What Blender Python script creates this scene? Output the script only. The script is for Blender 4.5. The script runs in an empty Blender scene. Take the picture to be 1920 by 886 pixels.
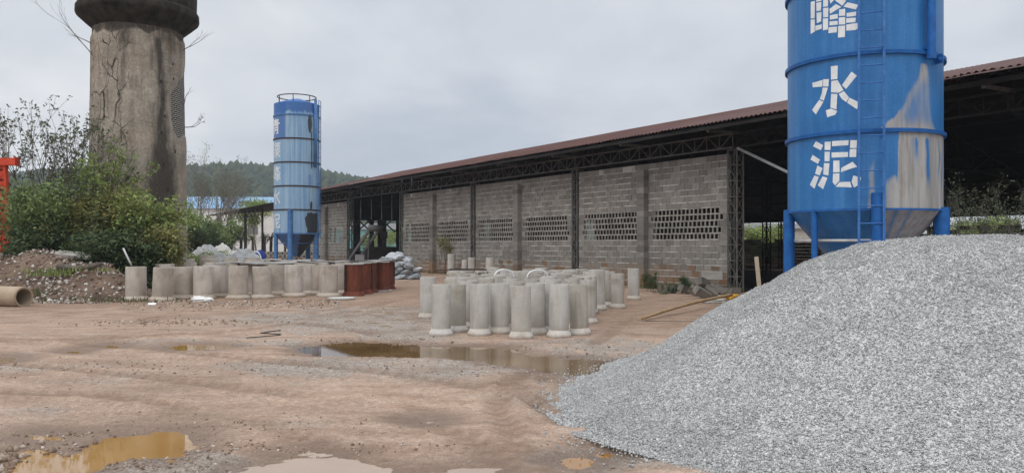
import bpy, math, random
import numpy as np
from mathutils import Vector, Matrix, noise as mnoise

random.seed(7)
RNG = np.random.default_rng(11)
R_ = math.radians
SC = bpy.context.scene
COL = SC.collection
EYE, FPX, HZ = 1.7, 1500.0, 460.0


def at(px, py, Y):
    return Vector(((px - 960) / FPX * Y, Y, EYE + (HZ - py) / FPX * Y))


def gy(py):
    return EYE * FPX / (py - HZ)


def gp(px, py):
    Y = gy(py)
    return Vector(((px - 960) / FPX * Y, Y, 0.0))


# ------------------------------------------------------------------ tagging
def tag(o, label=None, cat=None, group=None, kind=None):
    if label: o['label'] = label
    if cat: o['category'] = cat
    if group: o['group'] = group
    if kind: o['kind'] = kind
    return o


def empty(name, loc=(0, 0, 0), rz=0.0):
    o = bpy.data.objects.new(name, None)
    o.empty_display_size = 0.2
    o.location = loc
    o.rotation_euler = (0, 0, rz)
    COL.objects.link(o)
    return o


def link_mesh(name, me, mat, parent=None):
    if mat is not None:
        for m in (mat if isinstance(mat, (list, tuple)) else [mat]):
            me.materials.append(m)
    o = bpy.data.objects.new(name, me)
    COL.objects.link(o)
    if parent is not None:
        o.parent = parent
    return o


def np_mesh(name, V, F, smooth=False):
    """V (n,3), F (m,k) all faces with k corners"""
    me = bpy.data.meshes.new(name)
    V = np.asarray(V, np.float32); F = np.asarray(F, np.int32)
    m, k = F.shape
    me.vertices.add(len(V)); me.vertices.foreach_set('co', V.ravel())
    me.loops.add(m * k); me.loops.foreach_set('vertex_index', F.ravel())
    me.polygons.add(m)
    me.polygons.foreach_set('loop_start', np.arange(0, m * k, k, dtype=np.int32))
    if smooth:
        me.polygons.foreach_set('use_smooth', np.ones(m, bool))
    me.update(calc_edges=True)
    return me


def fattr(me, name, vals, domain='POINT'):
    a = me.attributes.new(name, 'FLOAT', domain)
    a.data.foreach_set('value', np.asarray(vals, np.float32).ravel())


def copy_tree(o, parent=None):
    c = o.copy(); COL.objects.link(c)
    if parent is not None: c.parent = parent
    for ch in list(o.children): copy_tree(ch, c)
    return c


# ------------------------------------------------------------------ mesh collector
class MB:
    def __init__(self):
        self.v = []; self.f = []; self.t = []; self.sm = []

    def add(self, vs, fs, tone=0.5, smooth=False):
        b = len(self.v)
        self.v.extend([tuple(p) for p in vs])
        for q in fs:
            self.f.append([i + b for i in q]); self.t.append(tone); self.sm.append(smooth)

    def quad(self, a, b, c, d, tone=0.5):
        self.add([a, b, c, d], [(0, 1, 2, 3)], tone)

    def boxm(self, M, sx, sy, sz, tone=0.5):
        hx, hy, hz = sx / 2, sy / 2, sz / 2
        vs = [M @ Vector(p) for p in ((-hx, -hy, -hz), (hx, -hy, -hz), (hx, hy, -hz), (-hx, hy, -hz), (-hx, -hy, hz), (hx, -hy, hz), (hx, hy, hz), (-hx, hy, hz))]
        self.add(vs, [(0, 3, 2, 1), (4, 5, 6, 7), (0, 1, 5, 4), (1, 2, 6, 5), (2, 3, 7, 6), (3, 0, 4, 7)], tone)

    def box(self, c, s, rz=0.0, rx=0.0, ry=0.0, tone=0.5):
        M = Matrix.Translation(Vector(c)) @ Matrix.Rotation(rz, 4, 'Z') @ Matrix.Rotation(ry, 4, 'Y') @ Matrix.Rotation(rx, 4, 'X')
        self.boxm(M, s[0], s[1], s[2], tone)

    def beam(self, p0, p1, w, h=None, up=(0, 0, 1), tone=0.5):
        p0, p1 = Vector(p0), Vector(p1); h = h or w
        d = p1 - p0; L = d.length
        if L < 1e-6: return
        x = d / L
        up = Vector(up)
        if abs(x.dot(up)) > 0.97: up = Vector((0.3, 1, 0)) if abs(up.z) > .5 else Vector((0, 0, 1))
        y = up.cross(x).normalized(); z = x.cross(y)
        M = Matrix((x, y, z)).transposed().to_4x4(); M.translation = (p0 + p1) / 2
        self.boxm(M, L, w, h, tone)

    def path(self, pts, rads, n=8, caps=True, tone=0.5):
        pts = [Vector(p) for p in pts]
        if not isinstance(rads, (list, tuple)): rads = [rads] * len(pts)
        vs = []; fs = []; ref = None
        for i, p in enumerate(pts):
            d = (pts[min(i + 1, len(pts) - 1)] - pts[max(i - 1, 0)])
            if d.length < 1e-9: d = Vector((0, 0, 1))
            d.normalize()
            if ref is None:
                ref = Vector((1, 0, 0)) if abs(d.x) < .8 else Vector((0, 1, 0))
            a = (ref - d * ref.dot(d))
            if a.length < 1e-6: a = d.orthogonal()
            a.normalize(); b = d.cross(a); ref = a
            for k in range(n):
                t = 2 * math.pi * k / n
                vs.append(p + (a * math.cos(t) + b * math.sin(t)) * rads[i])
        for i in range(len(pts) - 1):
            for k in range(n):
                k2 = (k + 1) % n
                fs.append((i * n + k, i * n + k2, (i + 1) * n + k2, (i + 1) * n + k))
        if caps:
            fs.append(tuple(reversed(range(n)))); fs.append(tuple(range((len(pts) - 1) * n, len(pts) * n)))
        self.add(vs, fs, tone, n > 4)

    def tube(self, p0, p1, r0, r1=None, n=10, tone=0.5):
        self.path([p0, p1], [r0, r0 if r1 is None else r1], n, True, tone)

    def lathe(self, prof, n=32, c=(0, 0, 0), closed=False, tone=0.5, smooth=True):
        cx, cy, cz = c; vs = []; fs = []
        for (r, z) in prof:
            for k in range(n):
                t = 2 * math.pi * k / n
                vs.append((cx + r * math.cos(t), cy + r * math.sin(t), cz + z))
        m = len(prof)
        for i in range(m if closed else m - 1):
            j = (i + 1) % m
            for k in range(n):
                k2 = (k + 1) % n
                fs.append((i * n + k, i * n + k2, j * n + k2, j * n + k))
        self.add(vs, fs, tone, smooth)

    def build(self, name, mat, parent=None, sharp=None):
        me = bpy.data.meshes.new(name)
        me.from_pydata(self.v, [], self.f)
        me.polygons.foreach_set('use_smooth', self.sm)
        fattr(me, 'tone', self.t, 'FACE')
        me.update()
        if sharp and any(self.sm):
            try: me.set_sharp_from_angle(angle=R_(sharp))
            except Exception: pass
        return link_mesh(name, me, mat, parent)


# ------------------------------------------------------------------ numpy noise
def _hash(ix, iy, seed):
    h = (ix.astype(np.int64) * 374761393 + iy.astype(np.int64) * 668265263 + seed * 982451653) & 0xFFFFFFFF
    h = ((h ^ (h >> 13)) * 1274126177) & 0xFFFFFFFF
    h = h ^ (h >> 16)
    return (h & 0xFFFFFF) / float(0xFFFFFF)


def vnoise(x, y, seed=0):
    ix = np.floor(x); iy = np.floor(y); fx = x - ix; fy = y - iy
    ix = ix.astype(np.int64); iy = iy.astype(np.int64)
    u = fx * fx * (3 - 2 * fx); v = fy * fy * (3 - 2 * fy)
    a = _hash(ix, iy, seed); b = _hash(ix + 1, iy, seed); c = _hash(ix, iy + 1, seed); d = _hash(ix + 1, iy + 1, seed)
    return (a * (1 - u) + b * u) * (1 - v) + (c * (1 - u) + d * u) * v


def fbm(x, y, seed=0, oct=4, gain=.5):
    s = 0; amp = 1; tot = 0
    for i in range(oct):
        s = s + amp * vnoise(x * 2 ** i + 17.3 * i, y * 2 ** i - 9.1 * i, seed + i); tot += amp; amp *= gain
    return s / tot            # 0..1


def sstep(a, b, x):
    t = np.clip((x - a) / (b - a), 0, 1)
    return t * t * (3 - 2 * t)


def poly_sd(X, Y, poly):
    """signed distance, negative inside"""
    P = np.array(poly, float); n = len(P)
    d = np.full(X.shape, 1e9); inside = np.zeros(X.shape, bool)
    for i in range(n):
        ax, ay = P[i]; bx, by = P[(i + 1) % n]
        ex, ey = bx - ax, by - ay
        wx, wy = X - ax, Y - ay
        t = np.clip((wx * ex + wy * ey) / (ex * ex + ey * ey + 1e-12), 0, 1)
        d = np.minimum(d, (wx - ex * t) ** 2 + (wy - ey * t) ** 2)
        c = ((ay > Y) != (by > Y)) & (X < (bx - ax) * (Y - ay) / (by - ay + 1e-12) + ax)
        inside ^= c
    d = np.sqrt(d)
    return np.where(inside, -d, d)


# ------------------------------------------------------------------ materials
class NT:
    def __init__(self, name):
        m = bpy.data.materials.new(name); m.use_nodes = True
        self.m = m; self.n = m.node_tree.nodes; self.l = m.node_tree.links
        self.n.clear()
        self.out = self.n.new('ShaderNodeOutputMaterial')
        self.p = self.n.new('ShaderNodeBsdfPrincipled')
        self.l.new(self.p.outputs[0], self.out.inputs[0])

    def node(self, t, **kw):
        nd = self.n.new(t)
        for k, v in kw.items(): setattr(nd, k, v)
        return nd

    def put(self, sock, val):
        if hasattr(val, 'is_linked') or hasattr(val, 'links'):
            self.l.new(val, sock)
        else:
            if isinstance(val, tuple) and len(val) == 3 and sock.type == 'RGBA': val = (*val, 1)
            sock.default_value = val

    def coord(self, which='Object'):
        return self.node('ShaderNodeTexCoord').outputs[which]

    def pos(self):
        return self.node('ShaderNodeNewGeometry').outputs['Position']

    def mapv(self, v, scale=(1, 1, 1), loc=(0, 0, 0), rot=(0, 0, 0)):
        nd = self.node('ShaderNodeMapping'); self.put(nd.inputs[0], v)
        nd.inputs['Scale'].default_value = scale; nd.inputs['Location'].default_value = loc; nd.inputs['Rotation'].default_value = rot
        return nd.outputs[0]

    def noise(self, v, scale, detail=4, rough=.55, dist=0.0):
        nd = self.node('ShaderNodeTexNoise'); self.put(nd.inputs['Vector'], v)
        nd.inputs['Scale'].default_value = scale; nd.inputs['Detail'].default_value = detail
        nd.inputs['Roughness'].default_value = rough; nd.inputs['Distortion'].default_value = dist
        return nd.outputs['Fac']

    def voro(self, v, scale, feature='F1', out='Distance', rnd=1.0):
        nd = self.node('ShaderNodeTexVoronoi', feature=feature); self.put(nd.inputs['Vector'], v)
        nd.inputs['Scale'].default_value = scale; nd.inputs['Randomness'].default_value = rnd
        return nd.outputs[out]

    def ramp(self, f, stops):
        nd = self.node('ShaderNodeValToRGB'); self.put(nd.inputs[0], f)
        e = nd.color_ramp.elements
        while len(e) < len(stops): e.new(.5)
        for i, (p, c) in enumerate(stops):
            e[i].position = p
            if not isinstance(c, tuple): c = (c, c, c)
            e[i].color = (*c, 1)
        return nd.outputs[0]

    def mix(self, f, a, b, mode='MIX'):
        nd = self.node('ShaderNodeMix', data_type='RGBA', blend_type=mode)
        self.put(nd.inputs[0], f); self.put(nd.inputs[6], a); self.put(nd.inputs[7], b)
        return nd.outputs[2]

    def math(self, op, a, b=0.0, c=0.0, clamp=False):
        nd = self.node('ShaderNodeMath', operation=op, use_clamp=clamp)
        self.put(nd.inputs[0], a); self.put(nd.inputs[1], b); self.put(nd.inputs[2], c)
        return nd.outputs[0]

    def attr(self, name):
        return self.node('ShaderNodeAttribute', attribute_name=name).outputs['Fac']

    def rand(self):
        return self.node('ShaderNodeObjectInfo').outputs['Random']

    def bump(self, h, strength=.5, dist=.02):
        nd = self.node('ShaderNodeBump'); self.put(nd.inputs['Height'], h)
        nd.inputs['Strength'].default_value = strength; nd.inputs['Distance'].default_value = dist
        self.l.new(nd.outputs[0], self.p.inputs['Normal'])

    def done(self, color=None, rough=.8, metal=0.0, spec=.5):
        if color is not None: self.put(self.p.inputs['Base Color'], color)
        self.put(self.p.inputs['Roughness'], rough); self.put(self.p.inputs['Metallic'], metal)
        self.put(self.p.inputs['Specular IOR Level'], spec)
        return self.m


def simple(name, c1, c2, scale=3.0, rough=.85, bump=.3, bd=.01, obj_rand=0.0, tone=0.0, stretch=(1, 1, 1), coord='Object', spec=.3, metal=0.0):
    t = NT(name)
    v = t.mapv(t.coord(coord), stretch) if stretch != (1, 1, 1) else t.coord(coord)
    n = t.noise(v, scale, 6, .6)
    col = t.ramp(n, [(.3, c1), (.7, c2)])
    n2 = t.noise(v, scale * 9, 3, .6)
    col = t.mix(.35, col, t.ramp(n2, [(.3, .35), (.7, .75)]), 'OVERLAY')
    if obj_rand:
        k = t.ramp(t.rand(), [(0, 1 - obj_rand), (1, 1 + 0 * obj_rand)])
        col = t.mix(1.0, col, k, 'MULTIPLY')
    if tone:
        k = t.ramp(t.attr('tone'), [(0, 1 - tone), (1, 1.0)])
        col = t.mix(1.0, col, k, 'MULTIPLY')
    t.bump(n2, bump, bd)
    return t.done(col, rough, metal, spec)


M = {}
M['conc'] = None


def concrete(name, c1, c2, stain=(.16, .13, .10)):
    """cast concrete: per-object tone, patches, a brown smear near the rim"""
    t = NT(name)
    ob = t.node('ShaderNodeObjectInfo')
    sh = t.node('ShaderNodeVectorMath', operation='ADD')
    cmb = t.node('ShaderNodeCombineXYZ')
    t.l.new(t.math('MULTIPLY', ob.outputs['Random'], 37.0), cmb.inputs[0]); t.l.new(t.math('MULTIPLY', ob.outputs['Random'], 91.0), cmb.inputs[1])
    v = t.coord('Object'); t.l.new(v, sh.inputs[0]); t.l.new(cmb.outputs[0], sh.inputs[1]); v2 = sh.outputs[0]
    n = t.noise(v2, 2.2, 6, .6)
    col = t.ramp(n, [(.3, c1), (.72, c2)])
    col = t.mix(1, col, t.ramp(ob.outputs['Random'], [(0, (.80, .77, .72)), (.5, (.95, .93, .90)), (1, (1, 1, 1))]), 'MULTIPLY')
    streak = t.noise(t.mapv(v2, (7, 7, .7)), 1.0, 4, .6)
    col = t.mix(t.ramp(streak, [(.52, 0.0), (.75, .38)]), col, stain)
    sp = t.noise(v2, 34, 3, .6)
    col = t.mix(.22, col, t.ramp(sp, [(.3, .36), (.7, .66)]), 'OVERLAY')
    pores = t.voro(v2, 60)
    col = t.mix(t.ramp(pores, [(.05, .35), (.12, 0.0)]), col, (.12, .11, .10))
    sz = t.node('ShaderNodeSeparateXYZ'); t.l.new(v, sz.inputs[0])
    zn = t.math('ADD', sz.outputs[2], t.math('MULTIPLY', t.math('SUBTRACT', t.noise(v2, 3.2, 5, .65), .5), .5))
    col = t.mix(t.ramp(zn, [(.0, .5), (.06, .25), (.26, 0.0)]), col, (.25, .17, .11))
    sm = t.math('MULTIPLY', t.ramp(t.noise(t.mapv(v2, (1, 1, .8)), 2.6, 4, .6), [(.48, 0.0), (.66, .6)]), t.ramp(sz.outputs[2], [(.55, 0.0), (.78, 1.0), (.9, .6)]))
    col = t.mix(sm, col, (.20, .165, .12))
    t.bump(t.math('ADD', sp, t.math('MULTIPLY', pores, .6)), .35, .008)
    return t.done(col, .9, 0, .25)


M['pipe_wide'] = concrete('wide_pipe_concrete', (.40, .355, .315), (.57, .52, .475))
M['pipe_slim'] = concrete('slim_pipe_concrete', (.41, .39, .36), (.56, .535, .50))
M['collar'] = concrete('collar_concrete', (.58, .555, .52), (.72, .70, .66), (.28, .22, .16))
M['collar_wide'] = concrete('wide_collar_concrete', (.44, .385, .33), (.60, .54, .475), (.30, .22, .15))
M['culvert'] = concrete('tan_pipe_concrete', (.36, .28, .20), (.46, .37, .27))
M['rust'] = simple('rusty_steel', (.075, .02, .014), (.22, .065, .035), 5, .85, .4, .006, stretch=(1, 1, .3), obj_rand=.3)
M['rust_dark'] = simple('dark_rusty_steel', (.025, .018, .015), (.07, .04, .03), 6, .8)
M['steel_grey'] = simple('weathered_grey_steel', (.10, .10, .10), (.19, .185, .18), 6, .6, .15, .003)
M['steel_light'] = simple('pale_painted_steel', (.42, .42, .42), (.58, .58, .57), 6, .5, .1, .003)
M['steel_black'] = simple('black_steel', (.018, .016, .015), (.05, .044, .04), 6, .8, .2, .003)  # near-black steel, also used for the added sheets behind the vents
M['red_paint'] = simple('orange_red_paint', (.50, .045, .02), (.62, .08, .035), 5, .5, .1, .003)
M['white_plastic'] = simple('white_plastic', (.72, .72, .70), (.80, .80, .78), 8, .4, .05, .002)
M['blue_plastic'] = simple('blue_plastic', (.012, .03, .20), (.02, .05, .28), 6, .4, .05, .003)
M['yellow_bag'] = simple('yellow_bag', (.50, .26, .02), (.66, .38, .04), 8, .6)
M['wood'] = simple('weathered_wood', (.26, .16, .08), (.42, .29, .16), 5, .8, .3, .004, stretch=(1, 1, 1))
M['wood_pale'] = simple('pale_timber', (.45, .37, .27), (.58, .50, .38), 6, .8, .3, .004)
M['lid'] = simple('fibre_lid', (.38, .37, .35), (.54, .52, .49), 3, .85, .3, .006, obj_rand=.25)
M['board'] = simple('weathered_board', (.20, .19, .18), (.36, .345, .325), 3, .85, .4, .008, obj_rand=.35)
M['tarp'] = simple('grey_tarpaulin', (.30, .30, .31), (.48, .48, .47), 2.5, .7, .5, .03, obj_rand=.35)
M['tarp_white'] = simple('white_tarpaulin', (.40, .39, .36), (.56, .545, .51), 2.5, .7, .4, .02)
M['sack'] = simple('woven_sack', (.44, .47, .50), (.66, .69, .72), 6, .75, .5, .02, obj_rand=.45)
M['black_hose'] = simple('black_rubber', (.015, .015, .016), (.03, .03, .032), 6, .6, .1, .003)
M['bark'] = simple('bark', (.06, .05, .04), (.15, .125, .10), 8, .9, .5, .01)
M['bark_pale'] = simple('pale_bark', (.16, .145, .125), (.26, .235, .2), 8, .9, .4, .01)
M['twig'] = simple('dry_twig', (.10, .09, .08), (.18, .16, .14), 8, .9)
M['rubble_block'] = simple('broken_block', (.13, .12, .105), (.27, .24, .20), 4, .9, .5, .01, obj_rand=.35)
M['slab'] = simple('broken_slab', (.30, .28, .25), (.44, .42, .38), 3, .9, .5, .01)
M['white_wall'] = simple('white_render', (.58, .57, .54), (.70, .69, .66), 1.0, .9, .2, .01)
M['blue_roof'] = simple('blue_roof_sheet', (.15, .29, .46), (.22, .37, .53), 2.0, .55, .1, .01)
M['teal_wall'] = simple('teal_sheet', (.10, .27, .27), (.16, .36, .35), 1.0, .6, .1, .01)
M['grey_bay'] = simple('shaded_floor_soil', (.014, .011, .009), (.028, .022, .018), 1.2, .95, .4, .02)  # shade of the shed interior put into the soil colour


def leafmat(name, dark, light, alt, rough=.55):
    t = NT(name)
    a = t.attr('tone')
    col = t.ramp(a, [(0, dark), (.55, light), (.9, light), (1, alt)])
    v = t.coord('Object')
    n = t.noise(v, 1.1, 2)
    col = t.mix(t.ramp(n, [(.45, 0.0), (.7, .5)]), col, alt)
    t.p.inputs['Transmission Weight'].default_value = 0
    tr = t.node('ShaderNodeBsdfTranslucent'); t.put(tr.inputs[0], col)
    mx = t.node('ShaderNodeMixShader'); mx.inputs[0].default_value = .25
    m = t.done(col, rough, 0, .3)
    t.l.new(t.p.outputs[0], mx.inputs[1]); t.l.new(tr.outputs[0], mx.inputs[2]); t.l.new(mx.outputs[0], t.out.inputs[0])
    return m


M['leaf_mid'] = leafmat('mid_green_leaf', (.06, .095, .03), (.19, .26, .09), (.27, .30, .11))
M['leaf_bright'] = leafmat('fresh_green_leaf', (.08, .13, .03), (.25, .33, .10), (.35, .36, .11))
M['leaf_dark'] = leafmat('dark_green_leaf', (.020, .036, .015), (.06, .095, .035), (.10, .13, .05))
M['leaf_sparse'] = leafmat('grey_green_leaf', (.06, .072, .05), (.12, .14, .085), (.17, .19, .11))
M['leaf_olive'] = leafmat('olive_leaf', (.08, .095, .03), (.25, .255, .085), (.36, .28, .085))
M['leaf_palm'] = leafmat('dry_frond', (.05, .065, .035), (.13, .15, .075), (.22, .19, .11))
M['grass'] = leafmat('grass_blade', (.05, .06, .02), (.11, .125, .045), (.20, .17, .08))


# ------------------------------------------------------------------ camera, world, sun
cam = bpy.data.cameras.new('camera')
cam.sensor_width = 36.0
cam.lens = FPX / 1920 * 36.0
cam.shift_y = (HZ - 443) / 1920
cam.clip_start = .1; cam.clip_end = 4000
co = bpy.data.objects.new('camera', cam); COL.objects.link(co)
co.location = (0, 0, EYE); co.rotation_euler = (R_(90), 0, 0)
SC.camera = co

SUN_EL, SUN_AZ = R_(48), R_(205)      # azimuth clockwise from +Y: behind the camera, to the left
w = bpy.data.worlds.new('World'); SC.world = w; w.use_nodes = True
wn, wl = w.node_tree.nodes, w.node_tree.links
wn.clear()
wo = wn.new('ShaderNodeOutputWorld'); bg = wn.new('ShaderNodeBackground')
bg.inputs['Strength'].default_value = .05
sky = wn.new('ShaderNodeTexSky'); sky.sky_type = 'NISHITA'; sky.sun_disc = False
sky.sun_elevation = SUN_EL; sky.sun_rotation = SUN_AZ; sky.air_density = 1.5; sky.dust_density = 3.0
tc = wn.new('ShaderNodeTexCoord')
sep = wn.new('ShaderNodeSeparateXYZ'); wl.new(tc.outputs['Generated'], sep.inputs[0])


def wmath(op, a, b=0.0, clamp=False):
    nd = wn.new('ShaderNodeMath'); nd.operation = op; nd.use_clamp = clamp
    for i, x in enumerate((a, b)):
        if hasattr(x, 'links'): wl.new(x, nd.inputs[i])
        else: nd.inputs[i].default_value = x
    return nd.outputs[0]


zc = wmath('MAXIMUM', sep.outputs[2], 0.0)
den = wmath('ADD', zc, .22)
cu = wn.new('ShaderNodeCombineXYZ')
wl.new(wmath('DIVIDE', sep.outputs[0], den), cu.inputs[0]); wl.new(wmath('DIVIDE', sep.outputs[1], den), cu.inputs[1])


def wnoise(scale, detail, rough, loc):
    mp = wn.new('ShaderNodeMapping'); mp.inputs['Location'].default_value = loc; mp.inputs['Scale'].default_value = (1, .8, 1)
    wl.new(cu.outputs[0], mp.inputs[0])
    nz = wn.new('ShaderNodeTexNoise'); wl.new(mp.outputs[0], nz.inputs['Vector'])
    nz.inputs['Scale'].default_value = scale; nz.inputs['Detail'].default_value = detail; nz.inputs['Roughness'].default_value = rough
    nz.inputs['Distortion'].default_value = .3
    return nz.outputs['Fac']


def wramp(f, stops):
    nd = wn.new('ShaderNodeValToRGB'); wl.new(f, nd.inputs[0]); e = nd.color_ramp.elements
    nd.color_ramp.interpolation = 'EASE'
    while len(e) < len(stops): e.new(.5)
    for i, (p, c) in enumerate(stops):
        e[i].position = p; e[i].color = (*c, 1)
    return nd.outputs[0]


def wmix(f, a, b, mode='MIX'):
    nd = wn.new('ShaderNodeMix'); nd.data_type = 'RGBA'; nd.blend_type = mode
    for i, x in ((0, f), (6, a), (7, b)):
        if hasattr(x, 'links'): wl.new(x, nd.inputs[i])
        else: nd.inputs[i].default_value = x if i == 0 else (*x, 1)
    return nd.outputs[2]


SKY_GAIN = 1.23
clouds = wramp(wnoise(.85, 5, .5, (3.1, 1.7, 0)), [(.30, (.44, .485, .56)), (.5, (.58, .605, .65)), (.66, (.72, .73, .75))])
wisps = wramp(wnoise(2.6, 6, .55, (0.4, 5.2, 0)), [(.35, (.93, .94, .955)), (.65, (1.03, 1.03, 1.03))])
ov = wmix(1.0, clouds, wisps, 'MULTIPLY')
elev = wramp(zc, [(0.0, (1.0, 1.0, 1.0)), (.28, (1.0, 1.0, 1.0)), (.75, (2.0, 2.0, 1.95)), (1.0, (2.3, 2.3, 2.25))])
ov = wmix(1.0, ov, elev, 'MULTIPLY')
vm = wn.new('ShaderNodeVectorMath'); vm.operation = 'SCALE'; wl.new(ov, vm.inputs[0]); vm.inputs['Scale'].default_value = 20.0 * SKY_GAIN * 1.05
fin = wmix(.94, sky.outputs[0], vm.outputs[0])
wl.new(fin, bg.inputs['Color']); wl.new(bg.outputs[0], wo.inputs[0])

sd = bpy.data.lights.new('sun', 'SUN'); sd.energy = 1.0; sd.angle = R_(25); sd.color = (1, .96, .9)
so = bpy.data.objects.new('sun', sd); COL.objects.link(so)
dvec = Vector((math.sin(SUN_AZ) * math.cos(SUN_EL), math.cos(SUN_AZ) * math.cos(SUN_EL), math.sin(SUN_EL)))
so.rotation_euler = (-dvec).to_track_quat('-Z', 'Y').to_euler()
so.location = dvec * 60

SC.view_settings.view_transform = 'Standard'; SC.view_settings.look = 'None'
SC.view_settings.exposure = 0.0; SC.view_settings.gamma = 1.0
SC.render.engine = 'CYCLES'
SC.cycles.use_denoising = True
SC.cycles.max_bounces = 6; SC.cycles.diffuse_bounces = 3; SC.cycles.glossy_bounces = 3; SC.cycles.volume_bounces = 0
SC.cycles.transparent_max_bounces = 6
SC.cycles.sample_clamp_indirect = 4

# =================================================================== GROUND
WATER = -0.02


def pxpoly(pts): return [tuple(gp(*p)[:2]) for p in pts]


PUDDLES = [
    # (outline in plan, shore roughness, name, label)
    (pxpoly([(566, 656), (600, 645), (650, 639), (700, 640), (760, 643), (820, 650), (870, 648), (930, 652), (985, 664), (1040, 670), (1120, 676), (1190, 674), (1260, 690), (1200, 702), (1130, 701), (1060, 695), (1000, 687), (940, 679), (880, 671), (800, 666), (700, 666), (600, 664)]), .30,
     'long muddy puddle in front of the slim concrete pipes, mirroring them'),
    (pxpoly([(208, 812), (335, 806), (366, 818), (358, 846), (330, 863), (296, 856), (240, 858), (196, 868), (160, 884), (150, 915), (10, 915), (16, 868), (26, 846), (70, 836), (130, 846), (166, 826)]), .12,
     'orange puddle at the lower left mirroring the old tower'),
    (pxpoly([(46, 814), (70, 809), (130, 816), (120, 822), (60, 819)]), .05, 'thin strip of muddy water in a tyre rut beside the orange puddle'),
    (pxpoly([(380, 925), (420, 886), (450, 868), (520, 854), (575, 844), (625, 845), (690, 855), (745, 872), (770, 925)]), .2,
     'wide pale puddle at the bottom edge mirroring the sky'),
    (pxpoly([(778, 920), (800, 876), (870, 866), (940, 872), (980, 920)]), .17, 'pale puddle right of the wide sky mirroring puddle'),
    (pxpoly([(1043, 862), (1055, 852), (1085, 850), (1120, 857), (1118, 868), (1090, 876), (1060, 872)]), .03, 'small orange oval puddle near the foot of the gravel pile'),
    (pxpoly([(1104, 846), (1118, 840), (1150, 843), (1156, 850), (1130, 853)]), .03, 'tiny orange puddle touching the edge of the gravel pile'),
    (pxpoly([(308, 649), (340, 643), (400, 643), (440, 648), (400, 654), (330, 655)]), .14, 'shallow muddy puddle left of the long puddle'),
    (pxpoly([(182, 648), (205, 643), (232, 645), (225, 650)]), .08, 'small mud puddle on the pale yard, nearer the middle of two'),
    (pxpoly([(112, 658), (135, 653), (162, 655), (150, 661)]), .08, 'small mud puddle on the pale yard beside the gravelly patch'),
    (pxpoly([(-60, 668), (0, 663), (46, 666), (36, 676), (-20, 681), (-60, 682)]), .1, 'pale puddle at the left edge of the yard'),
    (pxpoly([(783, 785), (805, 780), (832, 783), (820, 790), (795, 790)]), .04, 'tiny pale puddle alone in the middle of the bare yard'),
]


def axis(segs):
    out = []
    for a, b, s in segs:
        n = max(1, int(round((b - a) / s)))
        out.extend(list(a + (b - a) * np.arange(n) / n))
    out.append(segs[-1][1])
    return np.array(out)


gx = axis([(-1500, -400, 220), (-400, -80, 40), (-80, -30, 6), (-30, -12, 1), (-12, -8, .25), (-8, -1, .05), (-1, 3, .045), (3, 8, .14), (8, 14, .4), (14, 40, 2), (40, 90, 10), (90, 400, 60), (400, 1500, 220)])
gyv = axis([(-300, -20, 70), (-20, -4, 4), (-4, 4, 1), (4, 5, .2), (5, 9, .032), (9, 16, .055), (16, 24, .14), (24, 34, .3), (34, 70, 1.5), (70, 160, 10), (160, 400, 40), (400, 1500, 220)])
GX, GY = np.meshgrid(gx, gyv)


TRACKS = [([(-200, 640), (100, 640), (400, 668), (700, 700), (980, 742), (1060, 800)], .34), ([(-200, 672), (100, 690), (380, 720), (660, 760), (900, 830), (1000, 930)], .34),
          ([(-100, 735), (200, 745), (480, 790), (640, 850), (700, 940)], .30), ([(200, 590), (480, 600), (660, 620), (760, 640)], .4), ([(1180, 600), (1130, 640), (1100, 665)], .3), ([(820, 545), (700, 575), (480, 622), (150, 640), (-150, 650)], .4), ([(1010, 690), (960, 720), (930, 770), (960, 840), (1040, 900)], .28)]
TRK = []
for pl_, w_t in TRACKS:
    q_ = np.array([tuple(gp(*p_)[:2]) for p_ in pl_]); tt_ = np.linspace(0, len(q_) - 1, 24); TRK.append((np.stack([np.interp(tt_, np.arange(len(q_)), q_[:, i_]) for i_ in (0, 1)], -1), w_t))


def track_field(X, Y):
    rut = np.zeros_like(X); band = np.zeros_like(X)
    for P_, w_t in TRK:
        P2 = P_.copy(); P2[1:-1] = (P_[:-2] + 2 * P_[1:-1] + P_[2:]) / 4
        lo = P2.min(0) - 1.2; hi = P2.max(0) + 1.2
        sel = (X > lo[0]) & (X < hi[0]) & (Y > lo[1]) & (Y < hi[1])
        if not sel.any(): continue
        x, y = X[sel], Y[sel]; d = np.full(x.shape, 9.0); L = np.zeros(x.shape); acc = 0
        for a_, b_ in zip(P2[:-1], P2[1:]):
            e = b_ - a_; le = np.hypot(*e) + 1e-9; t_ = np.clip(((x - a_[0]) * e[0] + (y - a_[1]) * e[1]) / le ** 2, 0, 1)
            dx, dy = x - a_[0] - e[0] * t_, y - a_[1] - e[1] * t_; dd = np.hypot(dx, dy) * np.sign(e[0] * dy - e[1] * dx + 1e-12)
            m_ = np.abs(dd) < np.abs(d); d = np.where(m_, dd, d); L = np.where(m_, acc + t_ * le, L); acc += le
        d = d + .12 * (fbm(x * 1.5, y * 1.5, 131, 2) - .5)
        tread = np.exp(-(d / (w_t * .5)) ** 4); fade = sstep(.25, .48, fbm(x * .55, y * .55, 133, 2))
        lug = .5 + .5 * np.sin((L * 26 + np.abs(d) * 22)); edge = np.exp(-((np.abs(d) - w_t * .62) / .07) ** 2)
        rut[sel] += fade * (-.016 * tread + .014 * tread * lug + .024 * edge)
        band[sel] = np.maximum(band[sel], fade * tread * (.45 + .55 * lug))
    return rut, band


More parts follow.
